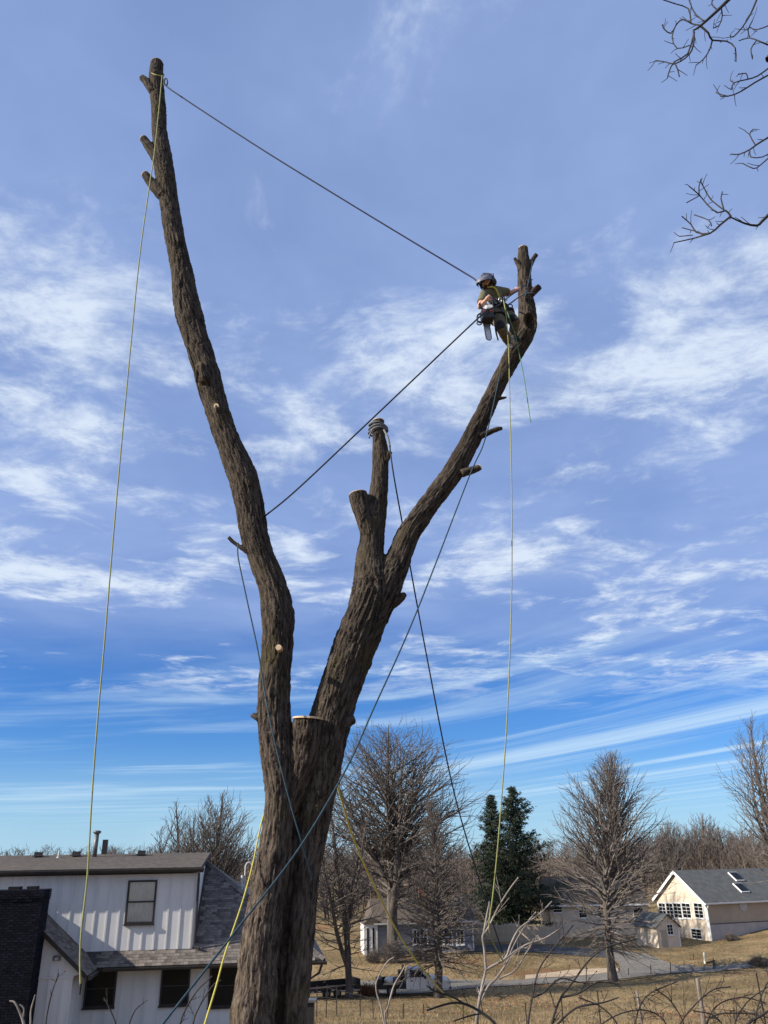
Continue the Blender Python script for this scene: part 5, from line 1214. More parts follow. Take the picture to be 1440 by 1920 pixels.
for kn, an, to in ((knR, anR, toR), (knL, anL, toL)):
    bo = garment('boot', [capsule([mid(kn, an, 0.78), an, mid(an, to, 0.3) - (0, 0, 0.02)], [0.062, 0.062, 0.058], 12), capsule([mid(an, to, -0.4) - (0, 0, 0.035), to - (0, 0, 0.03), to + unit(to - an) * 0.10 - (0, 0, 0.03)], [0.05, 0.052, 0.042], 12)], 'boot_leather', folds=0.003, seed=9)
    b = MB(); b.add(*tube([mid(kn, an, 0.35) + (0.06, 0.02, 0), an + (0.055, 0.02, 0), an + (0.07, 0.05, -0.08)], [0.012, 0.012, 0.004], 8)); b.build('climbing_spur', 'steel', bo)
# harness
hn = MB()
def loop(c, ax, ra, rb, rad, up=np.array([0, 0, 1.0]), n=26, tilt=0.0):
    a = unit(ax - up * np.dot(ax, up)); bb = np.cross(up, a); th_ = np.linspace(0, 2 * math.pi, n); return np.array([c + a * math.cos(x) * ra + bb * math.sin(x) * rb + up * tilt * math.cos(x) for x in th_])
axw = unit(hipL - hipR)
for dz in (-0.03, -0.01, 0.01, 0.03): hn.add(*tube(loop(mid(waist, pelv, 0.6) + (0, 0, dz), axw, 0.152, 0.146, 0, tilt=-0.01), 0.016, 7, False))
for hip, kn in ((hipR, knR), (hipL, knL)):
    u_ = unit(hip - kn); hn.add(*tube(loop(mid(hip, kn, 0.28), axw, 0.128, 0.128, 0, u_), 0.020, 7, False))
hn.add(*tube([mid(waist, pelv, 0.5) + (-0.08, -0.15, 0.0), mid(hipR, hipL, 0.5) + (0, -0.15, -0.08)], 0.02, 7)); ho = hn.build('harness', 'black_cloth', cl_root, True)
br = pelv + np.array([-0.02, -0.20, 0.10])
for k, off in enumerate(((0, 0, 0), (0.06, 0.01, 0.02), (-0.07, 0.01, -0.01), (-0.14, 0.05, -0.03), (0.10, 0.03, 0.05))):
    c0 = br + np.array(off); ring_ = [c0 + np.array([0.022 * math.cos(x), -0.012 * math.sin(x), 0.042 * math.sin(x)]) for x in np.linspace(0, 2 * math.pi, 14)]
    b = MB(); b.add(*tube(ring_, 0.0075, 6, False)); b.build('carabiner', 'steel' if k != 1 else 'black_plastic', ho, True)
b = MB(); b.add(*tube(spline(np.array([mid(shR, neck, 0.35) + (0, -0.09, 0.04), chest + (0.0, -0.165, 0.02), br + (0.0, 0.03, 0.06)]), n=5), 0.017, 7)); b.build('chest_strap', 'rope_yellow', ho, True)
b = MB(); sgp = spline(np.array([J(927, 596, 10.82), J(929, 610, 10.8), J(930, 622, 10.8), J(934, 638, 10.82)]), n=5); b.add(*tube(sgp, np.linspace(0.020, 0.012, len(sgp)), 7)); b.build('gear_strap', 'black_cloth', ho, True)
for (x, y) in ((957, 574), (959, 580)):
    b = MB(); c0 = J(x, y, 11.02); b.add(*tube([c0 + np.array([0.035 * math.cos(a), 0.01 * math.sin(a), 0.045 * math.sin(a)]) for a in np.linspace(0, 6.283, 14)], 0.010, 6, False)); b.build('gear_ring', 'black_plastic', ho, True)
b = MB(); b.box((-0.05, -0.04, -0.10), (0.05, 0.04, 0.06)); b.v = [tuple(np.array(q) + J(952, 588, 11.0)) for q in b.v]; b.build('gear_pouch', 'black_cloth', ho, bevel=0.015)
# helmet
Rm = np.stack([hrt, face, hup], 1)
def hl(x, y, z): return head_c + Rm @ np.array([x, y, z])
def dome(rx, ry, rz, c, z0, n=22, m=8, th_=0.008):
    vs, fs = [], []
    for i in range(m + 1):
        t = (math.pi / 2) * i / m * 0.999
        for j in range(n):
            a = 2 * math.pi * j / n; vs.append(hl(c[0] + rx * math.cos(t) * math.cos(a), c[1] + ry * math.cos(t) * math.sin(a), c[2] + rz * math.sin(t) + z0))
    for i in range(m):
        for j in range(n): k = (j + 1) % n; fs.append((i * n + j, i * n + k, (i + 1) * n + k, (i + 1) * n + j))
    fs.append(tuple(m * n + j for j in range(n))); fs.append(tuple(range(n))[::-1]); return vs, fs
b = MB(); b.add(*dome(0.122, 0.142, 0.118, (0, -0.005, 0.045), 0)); 
for k in (-0.035, 0, 0.035): b.add(*tube([hl(k, 0.11, 0.10), hl(k, 0.04, 0.165 - abs(k) * 0.4), hl(k, -0.05, 0.162 - abs(k) * 0.4), hl(k, -0.12, 0.09)], 0.009, 6))
he = b.build('helmet', 'helmet_shell', cl_root, True)
b = MB(); ar = np.linspace(-1.15, 1.15, 11); b.add([hl(0.130 * math.sin(a), 0.155 * math.cos(a) + 0.0, 0.040) for a in ar] + [hl(0.118 * math.sin(a), 0.205 * math.cos(a), 0.032) for a in ar] + [hl(0.130 * math.sin(a), 0.155 * math.cos(a), 0.050) for a in ar] + [hl(0.118 * math.sin(a), 0.205 * math.cos(a), 0.038) for a in ar],
    [(i, i + 1, 12 + i, 11 + i) for i in range(10)] + [(22 + i, 33 + i, 34 + i, 23 + i) for i in range(10)] + [(11 + i, 12 + i, 34 + i, 33 + i) for i in range(10)]); b.build('brim', 'helmet_shell', he)
# mesh visor pushed up in front of the helmet
b = MB(); vr = []; ar = np.linspace(-1.35, 1.35, 15)
for z_, f_ in ((0.085, 0.150), (0.070, 0.195), (0.040, 0.235), (-0.005, 0.262)): vr += [hl(0.150 * math.sin(a) * (1 - 0.04 * (f_ - 0.15) * 10), f_ * math.cos(a) * 0.95 + 0.01, z_) for a in ar]
vr2 = [np.array(q) + face * 0.004 + hup * 0.003 for q in vr]; fs = [(r_ * 15 + i, r_ * 15 + i + 1, (r_ + 1) * 15 + i + 1, (r_ + 1) * 15 + i) for r_ in range(3) for i in range(14)]
b.add(vr, fs); b.add(vr2, [f[::-1] for f in fs]); vo = b.build('visor', 'visor_mesh', he, True)
b = MB(); b.add(*tube([vr[i] for i in range(15)], 0.007, 6)); b.add(*tube([vr[45 + i] for i in range(15)], 0.007, 6)); b.build('visor_rim', 'black_plastic', vo, True)
for s_ in (-1, 1):
    b = MB(); b.ball(hl(s_ * 0.115, -0.01, -0.012 if s_ > 0 else -0.03), (0.045, 0.058, 0.072), 12, 8, Rm); b.add(*tube([hl(s_ * 0.135, -0.01, 0.02), hl(s_ * 0.145, -0.01, 0.10)], 0.011, 6)); b.build('ear_muff', 'black_plastic', he, True)
b = MB(); b.add(*tube([hl(-0.10, 0.02, 0.0), hl(-0.05, 0.05, -0.115), hl(0.05, 0.05, -0.115), hl(0.10, 0.02, 0.0)], 0.008, 6)); b.build('chin_strap', 'black_cloth', he, True)

# ------------------------------------------------------------------ chainsaw hanging from the harness
sc0 = J(913, 592, 10.66); saw = thing('chainsaw', 'chainsaw with white top and silver bar hanging bar down from the harness', 'chainsaw', sc0)
ax_r, ax_u, ax_f = unit(np.array([0.97, 0.12, 0.10])), unit(np.array([-0.06, 0.05, 1.0])), None
ax_f = np.cross(ax_r, ax_u)
def sw3(x, y, z): return sc0 + ax_r * x + ax_f * y + ax_u * z
def sbox(name, a, c, m, bev, par=None):
    b = MB(); b.box(a, c, sw3); return b.build(name, m, par or saw, bevel=bev)
sbox('engine_body', (-0.10, -0.08, -0.10), (0.10, 0.08, 0.09), 'black_plastic', 0.025)
sbox('top_cover', (-0.02, -0.085, 0.085), (0.11, 0.075, 0.17), 'saw_white', 0.022)
sbox('side_band', (-0.085, -0.09, 0.02), (0.095, 0.085, 0.06), 'saw_rust_orange', 0.012)
sbox('clutch_cover', (-0.06, -0.105, -0.13), (0.07, -0.082, 0.0), 'grey_pipe', 0.01)
b = MB(); b.add(*tube(spline(np.array([sw3(-0.09, 0, 0.06), sw3(-0.145, -0.03, 0.03), sw3(-0.155, -0.04, -0.07), sw3(-0.10, -0.03, -0.12)]), n=6), 0.014, 8)); b.build('front_handle', 'black_plastic', saw, True)
b = MB(); b.add(*tube(spline(np.array([sw3(0.0, 0, 0.09), sw3(-0.10, 0, 0.20), sw3(-0.05, 0, 0.27), sw3(0.06, 0, 0.20), sw3(0.06, 0, 0.12)]), n=6), 0.017, 8)); b.build('rear_handle', 'black_plastic', saw, True)
b = MB(); b.add(*tube([sw3(-0.14 + 0.04 * math.cos(a), -0.02, -0.13 + 0.035 * math.sin(a)) for a in np.linspace(0, 6.283, 14)], 0.010, 6, False)); b.build('hand_guard', 'black_plastic', saw, True)
prof = [(-0.040, -0.10), (0.040, -0.10), (0.042, -0.28), (0.038, -0.385), (0.022, -0.415), (0, -0.424), (-0.022, -0.415), (-0.038, -0.385), (-0.042, -0.28)]
b = MB(); b.prism([(x, -0.088, z) for x, z in prof], (0, 0.008, 0), sw3); bo_ = b.build('guide_bar', 'steel', saw)
b = MB(); pr2 = [(x * 1.16, z * 1.008) for x, z in prof]; b.add(*tube([sw3(x, -0.084, z) for x, z in pr2 + pr2[:1]], 0.0075, 6, False)); b.build('chain', 'black_plastic', bo_)
b = MB(); b.box((-0.03, -0.0915, -0.20), (0.03, -0.0885, -0.13), sw3); b.build('bar_badge', 'black_plastic', bo_)

# ------------------------------------------------------------------ ropes
def rope(name, label, rows, material, dia=0.018, n=10, cat='rope', w=True, extra=None):
    pts = np.array([P(x, y, d) if len(r_) == 3 else np.array(r_[:3]) for r_ in rows for (x, y, d) in [r_[:3]]]); q = spline(pts, step=0.12)
    v, f = tubes_batch([(q, np.full(len(q), dia / 2))], 8); o = from_arrays(name, v, f, material, None, True); return tag(o, label, cat)
YD = lambda y: np.interp(y, [140, 400, 1845], [11.15, 11.0, 10.2])
rope('hanging_rope', 'long yellow green rope hanging free from the top of the tallest stem', [(304, 142, 11.22), (298, 205, 11.18), (289, 290, 11.12), (280, 350, 11.05), (262, 480, 10.95), (245, 650, 10.85), (229, 820, 10.7), (213, 1000, 10.6), (198, 1180, 10.5), (183, 1350, 10.4), (172, 1500, 10.35), (164, 1640, 10.3), (153, 1740, 10.25), (150, 1800, 10.25), (151, 1846, 10.25)], 'rope_lime', 0.020)
b = MB(); e_ = P(151, 1850, 10.25); b.add(*tube([e_ + (0, 0, 0.03), e_ - (0, 0, 0.08)], [0.013, 0.008], 8)); tag(b.build('rope_end', 'black_cloth', None), 'dark whipped end at the bottom of the long hanging rope', 'rope end')
lp = [P(294 + 13.5 * math.cos(a) , 137 + 4.0 * math.sin(a) - 6 * math.cos(a) * -0.6, 11.58 - 0.17 * math.sin(a)) for a in np.linspace(0, 6.283, 22)]
v, f = tubes_batch([(np.array(lp), np.full(22, 0.013))], 8); tag(from_arrays('rope_loop', v, f, 'rope_lime', None, True), 'yellow green rope loop choked round the top of the tallest stem', 'rope')
rope('rigging_line', 'dark navy line stretched from the tallest stem down to the climber', [(311, 158, 11.38), (320, 168, 11.36), (480, 273, 11.26), (640, 372, 11.16), (780, 457, 11.06), (870, 511, 10.98), (893, 526, 10.90), (908, 545, 10.80), (934, 566, 10.80), (938, 570, 10.86)], 'rope_navy', 0.026)
lk = [P(311 + 3 * math.cos(a), 154 + 7 * math.sin(a), 11.38) for a in np.linspace(0, 6.283, 14)]
v, f = tubes_batch([(np.array(lk), np.full(14, 0.014))], 7); tag(from_arrays('carabiner', v, f, 'rope_navy', None, True), 'dark carabiner joining the navy line to the tallest stem', 'carabiner')
rope('tensioned_line', 'dark navy line running from the climber down to the tallest stem', [(938, 571, 10.80), (915, 582, 10.52), (895, 598, 10.52), (700, 783, 10.75), (560, 915, 10.95), (500, 965, 11.08), (488, 975, 11.25)], 'rope_navy', 0.026)
rope('work_line', 'dark line from the climber up round the spar beside him', [(938, 570, 10.80), (955, 556, 10.98), (972, 544, 11.22), (985, 535, 11.43), (998, 524, 11.52)], 'rope_navy', 0.020)
rope('lanyard', 'grey lanyard reaching from the harness round the right spar', [(950, 573, 11.02), (958, 568, 11.04), (966, 562, 11.2), (974, 556, 11.46), (985, 551, 11.47), (1000, 549, 11.56)], 'rope_grey', 0.026)
rope('friction_hitch_line', 'short teal line down the face of the right spar', [(999, 490, 11.50), (994, 515, 11.42), (985, 556, 11.40)], 'rope_teal', 0.022)
rope('climbing_rope', 'yellow rope falling from the climber almost to the sapling below', [(944, 563, 10.84), (948, 585, 10.76), (951, 615, 10.70), (954, 660, 10.80), (956, 760, 10.80), (959, 900, 10.80), (960, 1000, 10.80), (959, 1120, 10.80), (955, 1250, 10.82), (950, 1360, 10.9), (944, 1450, 11.0), (934, 1580, 11.2), (924, 1680, 11.4), (917, 1740, 11.55), (928, 1775, 11.8), (944, 1803, 12.1)], 'rope_lime', 0.017)
rope('rope_tail', 'green tail of rope hanging beside the right limb with a dark end', [(945, 565, 10.86), (956, 600, 10.80), (966, 628, 10.82), (974, 665, 10.95), (982, 705, 11.0), (989, 750, 11.0), (995, 792, 11.0)], 'rope_green', 0.014)
rope('rope_strand', 'thin grey strand under the climber boots', [(966, 622, 10.84), (960, 638, 10.84), (954, 655, 10.80)], 'rope_grey', 0.016)
rope('guy_line', 'teal line slanting from the right limb across the trunk to the ground', [(938, 700, 11.16), (910, 822, 10.95), (880, 893, 10.75), (780, 1150, 9.9), (700, 1330, 9.3), (650, 1440, 8.95), (560, 1592, 8.55), (440, 1748, 8.1), (305, 1920, 7.6), (240, 2000, 7.4)], 'rope_teal', 0.020)
rope('stem_line', 'teal line from a stub on the tallest stem down across the trunk', [(447, 1018, 10.72), (446, 1042, 10.70), (462, 1120, 10.66), (484, 1222, 10.62), (500, 1320, 10.48), (522, 1420, 10.38), (548, 1520, 10.34), (566, 1580, 10.36), (586, 1648, 10.62)], 'rope_teal', 0.019)
rope('pull_line', 'dark line from the middle stub down towards the conifers', [(731, 838, 11.28), (738, 890, 11.3), (760, 1012, 11.85), (800, 1230, 12.6), (850, 1480, 13.6), (905, 1670, 14.6), (945, 1795, 15.4)], 'rope_navy', 0.024)
for k, (dy, tl) in enumerate(((0, -0.03), (5, 0.0), (10, 0.02))):
    c0 = P(709, 800 + dy, 11.58); rr_ = 0.150 + 0.004 * k; lpn = [c0 + np.array([rr_ * math.cos(a), rr_ * math.sin(a), tl * math.cos(a) + 0.01 * math.sin(3 * a)]) for a in np.linspace(0, 6.283, 26)]
    if k == 0: tied = MB()
    tied.add(*tube(lpn, 0.015, 7, False))
tied.add(*tube(spline(np.array([P(720, 806, 11.44), P(727, 820, 11.36), P(731, 838, 11.28)]), n=5), 0.018, 7)); tied.add(*tube(spline(np.array([P(698, 806, 11.42), P(694, 814, 11.40), P(692, 822, 11.42)]), n=4), 0.014, 7))
tag(tied.build('rope_wrap', 'rope_grey', None, True), 'grey green rope wrapped three times round the middle stub', 'rope')
rope('lowering_rope', 'yellow rope leading from behind the trunk to the field', [(612, 1425, 11.3), (628, 1460, 11.45), (645, 1515, 11.8), (664, 1575, 12.6), (705, 1668, 14.2), (760, 1772, 16.5), (820, 1850, 18.5), (880, 1905, 20), (930, 1945, 21)], 'rope_yellow', 0.026)
rope('tag_line', 'yellow rope coming off the left edge of the trunk past the windows', [(497, 1520, 10.98), (489, 1548, 10.9), (474, 1620, 10.7), (455, 1690, 10.4), (423, 1785, 9.9), (405, 1850, 9.5), (384, 1920, 9.1), (370, 1975, 8.8)], 'rope_yellow', 0.020)

# ------------------------------------------------------------------ pickup and trailer on the lane
t0 = G(707, 1872); t1 = G(846, 1869); TF = Frame([t0[0], t0[1] + 0.4, 0], math.degrees(math.atan2(t1[1] - t0[1], t1[0] - t0[0]))); tl_ = float(np.linalg.norm((t1 - t0)[:2])); tz = float(H((t0[0] + t1[0]) / 2, t0[1] + 0.8)) + 0.05
tk = thing('pickup_truck', 'white pickup truck with dark open work bed on the lane behind a tree', 'truck', TF(tl_ / 2, -0.9, tz))
k = tl_ / 5.9
def tp_(u, v, z): return TF(u * k, v * k - 0.0, tz + z * k)
body_p = [(2.35, 0.45), (5.82, 0.45), (5.88, 0.62), (5.86, 1.02), (5.72, 1.12), (4.60, 1.24), (4.28, 1.26), (3.62, 1.86), (3.35, 1.92), (2.62, 1.92), (2.42, 1.86), (2.35, 1.2)]
cab_low = [(2.35, 0.45), (5.80, 0.45), (5.88, 0.60), (5.86, 1.00), (5.70, 1.12), (4.30, 1.26), (2.35, 1.26)]
b = MB(); b.prism([(u, 0, z) for u, z in cab_low], (0, -1.95, 0), tp_); b.build('body', 'truck_white', tk, bevel=0.05)
b = MB(); b.hexa([tp_(2.36, -0.04, 1.24), tp_(4.30, -0.04, 1.24), tp_(4.30, -1.91, 1.24), tp_(2.36, -1.91, 1.24), tp_(2.55, -0.22, 1.90), tp_(3.50, -0.22, 1.90), tp_(3.50, -1.73, 1.90), tp_(2.55, -1.73, 1.90)]); b.build('cab', 'truck_white', tk, bevel=0.06)
b = MB(); b.prism([tp_(2.62, -0.055, 1.31), tp_(3.95, -0.055, 1.31), tp_(3.42, -0.19, 1.80), tp_(2.66, -0.19, 1.80)], TF(0, 0.03, 0) - TF(0, 0, 0)); b.build('side_window', 'glass_dark', tk)
b = MB(); b.prism([tp_(4.32, -0.12, 1.29), tp_(4.32, -1.83, 1.29), tp_(3.54, -1.65, 1.86), tp_(3.54, -0.30, 1.86)], TF(0.03, 0, 0.0) - TF(0, 0, 0)); b.build('windscreen', 'glass_dark', tk)
b = MB(); b.box((2.60, 0.003, 0.52), (3.98, 0.022, 1.23), tp_); do_ = b.build('door', 'truck_white', tk)
b = MB(); b.box((2.70, 0.023, 1.02), (2.90, 0.045, 1.09), tp_); b.build('handle', 'black_plastic', do_)
b = MB(); b.box((3.80, 0.02, 1.20), (3.95, 0.22, 1.42), tp_); b.build('mirror', 'black_plastic', tk, bevel=0.02)
b = MB(); b.box((5.66, -0.05, 0.80), (5.875, 0.012, 1.02), tp_); b.build('headlight', 'headlamp', tk); b = MB(); b.box((5.66, -1.96, 0.80), (5.875, -1.90, 1.02), tp_); b.build('headlight', 'headlamp', tk)
b = MB(); b.box((5.86, -1.75, 0.62), (5.93, -0.2, 0.98), tp_); b.build('grille', 'black_plastic', tk); b = MB(); b.box((5.80, -1.98, 0.42), (5.98, 0.03, 0.60), tp_); b.build('bumper', 'grey_pipe', tk, bevel=0.03)
for u_ in (1.15, 4.85):
    for v_ in (0.0, -1.72):
        b = MB(); b.add(*tube([tp_(u_, v_ + 0.02, 0.38), tp_(u_, v_ - 0.25, 0.38)], 0.38 * k, 20)); wh = b.build('wheel', 'tyre', tk); b = MB(); b.add(*tube([tp_(u_, v_ + 0.03, 0.38), tp_(u_, v_ - 0.02, 0.38)], 0.22 * k, 14)); b.build('rim', 'grey_pipe', wh)
b = MB(); b.box((-0.05, -1.95, 0.50), (2.32, 0.0, 0.72), tp_); b.build('bed', 'black_plastic', tk)
b = MB(); b.box((-0.05, -0.05, 0.72), (2.30, 0.0, 0.80), tp_); b.box((-0.05, -1.95, 0.72), (2.30, -1.9, 1.15), tp_); b.build('bed_rail', 'rust_steel', tk)
hb = MB()
for v_ in (-0.1, -0.65, -1.3, -1.85): hb.box((2.12, v_ - 0.05, 0.72), (2.24, v_ + 0.05, 2.0), tp_)
hb.box((2.10, -1.95, 1.90), (2.26, 0.0, 2.02), tp_); hb.box((2.10, -1.95, 1.35), (2.26, 0.0, 1.45), tp_); hb.box((1.75, -1.6, 0.9), (2.08, -0.3, 1.7), tp_); hb.build('headache_rack', 'black_plastic', tk)
b = MB(); b.box((0.0, -1.9, 0.72), (0.42, -0.1, 1.22), tp_); b.build('tool_box', 'black_plastic', tk, bevel=0.05)
rk_ = random.Random(8)
def bag(name, label, u, z, s_, m, cat):
    b = MB(); b.ball((0, 0, 0), s_, 12, 8); vv = np.array(b.v); vv += 0.12 * max(s_) * np.stack([fbm(vv * 6, 2, 3)] * 3, 1); b.v = [tuple(tp_(u, -0.75, z) + q) for q in vv]; return tag(b.build(name, m, None, True), label, cat)
bag('white_sack', 'crumpled white sack on the pickup bed', 1.05, 1.03, (0.42, 0.4, 0.30), 'saw_white', 'sack'); bag('blue_tarp', 'bundled dark blue tarp on the pickup bed', 1.55, 1.0, (0.42, 0.45, 0.28), 'debris_blue', 'tarp')
b = MB()
for i in range(5): b.add(*tube([tp_(0.5 + i * 0.05, -0.2 - 0.25 * i, 0.80 + 0.03 * i), tp_(1.9 + 0.06 * i, -0.15 - 0.3 * i, 0.84 + 0.05 * i)], 0.06, 7)); 
tag(b.build('cut_logs', 'cut_wood', None, True), 'pale cut branches lying along the pickup bed', 'logs', kind='stuff')
b = MB(); b.add(*tube([tp_(1.75, 0.03, 0.50), tp_(2.08, 0.03, 1.05)], 0.035, 7)); tag(b.build('leaning_pole', 'pale_pipe'), 'pale pole leaning against the side of the pickup bed', 'pole')
r0_ = G(575, 1876); r1_ = G(676, 1872); RF = Frame([r0_[0], r0_[1] + 0.6, 0], math.degrees(math.atan2(r1_[1] - r0_[1], r1_[0] - r0_[0]))); rl = float(np.linalg.norm((r1_ - r0_)[:2])); rz = float(H((r0_[0] + r1_[0]) / 2, r0_[1] + 1.0)) + 0.05
trl = thing('flat_trailer', 'low dark flat trailer parked on the lane behind the slim tree', 'trailer', RF(rl / 2, -1, rz))
rp = lambda u, v, z: RF(u, v, rz + z)
b = MB(); b.box((0, -1.9, 0.42), (rl, 0, 0.56), rp); b.build('deck', 'rust_steel', trl)
b = MB(); b.box((0, -0.06, 0.56), (rl, 0, 0.70), rp); b.box((0, -1.9, 0.56), (rl, -1.84, 0.95), rp); b.box((rl - 0.08, -1.84, 0.56), (rl, -0.06, 1.1), rp); b.build('rail', 'black_plastic', trl)
for i in range(7): b = MB(); b.box((0.3 + i * 0.55, 0.002, 0.46), (0.5 + i * 0.55, 0.012, 0.52), rp); b.build('reflector', 'pale_pipe', trl)
for u_ in (rl * 0.35, rl * 0.55):
    b = MB(); b.add(*tube([rp(u_, 0.12, 0.30), rp(u_, -0.1, 0.30)], 0.30, 18)); wh = b.build('wheel', 'tyre', trl); b = MB(); b.add(*tube([rp(u_, 0.125, 0.30), rp(u_, 0.09, 0.30)], 0.16, 12)); b.build('rim', 'grey_pipe', wh)
b = MB(); b.add(*tube([rp(rl, -0.95, 0.45), rp(rl + 0.9, -0.95, 0.40)], 0.06, 8)); b.build('drawbar', 'rust_steel', trl)

# ------------------------------------------------------------------ fences, posts
wf = thing('wire_fence', 'wire fence of thin steel posts across the near edge of the dry field', 'fence', G(900, 1900))
fp = [(595, 1848), (612, 1846), (632, 1851), (675, 1862), (700, 1868), (727, 1876), (755, 1884), (795, 1887), (868, 1893), (985, 1880), (1052, 1868), (1120, 1857), (1195, 1856), (1306, 1834), (1420, 1825), (1540, 1815)]
fd = lambda x: np.interp(x, [590, 880, 1120, 1306, 1540], [57, 50, 44, 39, 38]); tops = []
for i, (x, y) in enumerate(fp):
    D = fd(x); tpt = P(x, y, D); gz_ = float(H(tpt[0], tpt[1])); h_ = max(tpt[2] - gz_, 0.8); tpt[2] = gz_ + h_; b = MB(); ln = rk_.uniform(-0.05, 0.05); tpt = tpt + np.array([ln, 0, 0]); bs = np.array([tpt[0] - ln, tpt[1], gz_ - 0.3])
    wood_ = x in (1195, 1306, 1540)
    if wood_:
        rw_ = 0.085 if x != 1195 else 0.06
        q = spline(np.array([bs, bs * 0.5 + tpt * 0.5 + (0.02, 0, 0), tpt]), n=6); v, f = tube(q, np.linspace(rw_ * 1.1, rw_, len(q)), 10); v = v + fbm(v * np.array([18, 18, 3]), 3, i)[:, None] * np.array([0.018, 0.018, 0.0]); b.add(v, f); b.build('wooden_post', 'weathered_wood', wf)
    else:
        w_ = 0.028
        b.hexa([bs + (-w_, 0, 0), bs + (w_, 0, 0), bs + (w_, 0.012, 0), bs + (-w_, 0.012, 0), tpt + (-w_, 0, 0), tpt + (w_, 0, 0), tpt + (w_, 0.012, 0), tpt + (-w_, 0.012, 0)])
        b.hexa([bs + (-0.008, 0.012, 0), bs + (0.008, 0.012, 0), bs + (0.008, 0.05, 0), bs + (-0.008, 0.05, 0), tpt + (-0.008, 0.012, 0), tpt + (0.008, 0.012, 0), tpt + (0.008, 0.05, 0), tpt + (-0.008, 0.05, 0)]); b.build('steel_post', 'rust_steel', wf)
    tops.append((tpt, gz_))
for fr_ in (0.92, 0.62, 0.32):
    pl = []
    for j in range(len(tops) - 1):
        a, c = tops[j], tops[j + 1]; pa = np.array([a[0][0], a[0][1] - 0.02, a[1] + (a[0][2] - a[1]) * fr_]); pc = np.array([c[0][0], c[0][1] - 0.02, c[1] + (c[0][2] - c[1]) * fr_])
        for t in (0, 0.25, 0.5, 0.75): pl.append(pa * (1 - t) + pc * t - np.array([0, 0, 0.10 * t * (1 - t)]))
    v, f = tubes_batch([(np.array(pl), np.full(len(pl), 0.005))], 4); from_arrays('wire', v, f, 'wire', wf)
lf = thing('lane_fence', 'sparse row of short dark posts along the far lane', 'fence', G(1180, 1835))
for (x, y0, y1) in ((1099, 1810, 1842), (1178, 1815, 1830), (1220, 1808, 1828), (1257, 1804, 1826), (1337, 1796, 1819), (1300, 1788, 1800)):
    g_ = G(x, y1); tt = P(x, y0, g_[1]); b = MB(); b.add(*tube([g_ - (0, 0, 0.3), tt], 0.035, 7)); b.build('post', 'rust_steel', lf)
g_ = G(1322, 1807); tt = P(1320, 1786, g_[1]); b = MB(); b.add(*tube([g_ - (0, 0, 0.3), tt - (0, 0, 0.1), tt], [0.10, 0.10, 0.08], 10)); mk = tag(b.build('marker_post', 'marker_white', None), 'short thick cream marker post in the yard by the lane', 'post')
g_ = G(1345, 1815); b = MB(); a_ = P(1323, 1806, g_[1]); c_ = P(1340, 1801, g_[1]); b.add(*tube([a_ , c_], 0.05, 7)); b.add(*tube([c_ - (0.05, 0, 0), np.array([c_[0] - 0.05, c_[1], g_[2]])], 0.04, 7)); tag(b.build('mailbox_arm', 'rust_steel'), 'dark bent iron bar beside the cream marker post', 'bar')
# dark box post beside the trunk
pb = P(579, 1878, 14.5); b = MB(); gz_ = float(H(pb[0], pb[1])); b.box((pb[0] - 0.085, pb[1] - 0.085, gz_ - 0.2), (pb[0] + 0.085, pb[1] + 0.085, pb[2])); po_ = thing('deck_post', 'square black post with a pale flat cap behind the trunk', 'post', (pb[0], pb[1], gz_)); b.build('shaft', 'trim_dark', po_)
b = MB(); b.box((pb[0] - 0.12, pb[1] - 0.12, pb[2] + 0.002), (pb[0] + 0.12, pb[1] + 0.12, pb[2] + 0.035)); b.build('cap', 'grey_pipe', po_)

# ------------------------------------------------------------------ saplings and brambles in the foreground
def sapling(name, label, lines, D, seed, material='pale_twig', per=5.0, tw=(0.12, 0.45), base_px=None, buds=0.0, cat='sapling', up=0.12, rmin=0.0034):
    Gs = Grow(seed); L, F_, B_ = [], [], []
    for w, pl in lines:
        dd = [D + (q[2] if len(q) > 2 else 0) for q in pl]; pts = np.array([P(q[0], q[1], d) for q, d in zip(pl, dd)]); q = spline(pts, n=4); s_ = scale_at(pl[0][0], pl[0][1], D)
        r_ = np.linspace(w / 2, max(w * 0.25, 1.2), len(q)) * s_; L.append((q, r_)); ln = np.linalg.norm(np.diff(q, axis=0), axis=1).sum()
        for i in range(int(ln * per)):
            t = Gs.r.uniform(0.12, 1.0); k = min(int(t * (len(q) - 1)), len(q) - 2); d = Gs.side(unit(q[k + 1] - q[k]), RAD(Gs.r.uniform(25, 60))); l = Gs.r.uniform(*tw); a, b = Gs.line(q[k], d, l, max(rmin * 1.3, r_[k] * 0.35), rmin, 4, up, 0.16); F_.append((a, b))
            for j in range(2):
                d2 = Gs.side(unit(a[3] - a[2]), RAD(Gs.r.uniform(25, 60))); a2, b2 = Gs.line(a[1 + j], d2, l * 0.45, rmin, rmin * 0.7, 2, up, 0.15); F_.append((a2, b2))
                if Gs.r.random() < buds: B_.append(a2[-1])
            if Gs.r.random() < buds: B_.append(a[-1])
    b0 = L[0][0][0]; gz_ = float(H(b0[0], b0[1])); L.append((np.stack([np.array([b0[0], b0[1], gz_ - 0.1]), b0]), np.array([L[0][1][0] * 1.25, L[0][1][0]])))
    o = thing(name, label, cat, (b0[0], b0[1], gz_)); v, f = tubes_batch(L, 7); s_o = from_arrays('stem', v, f, material, o, True)
    if F_: v, f = tubes_batch(F_, 4); tag(from_arrays('twigs', v, f, material, o), kind='stuff')
    if B_:
        b = MB()
        for q in B_: b.ball(q, 0.011, 5, 3)
        tag(b.build('buds', 'berry', o), kind='stuff')
    return o
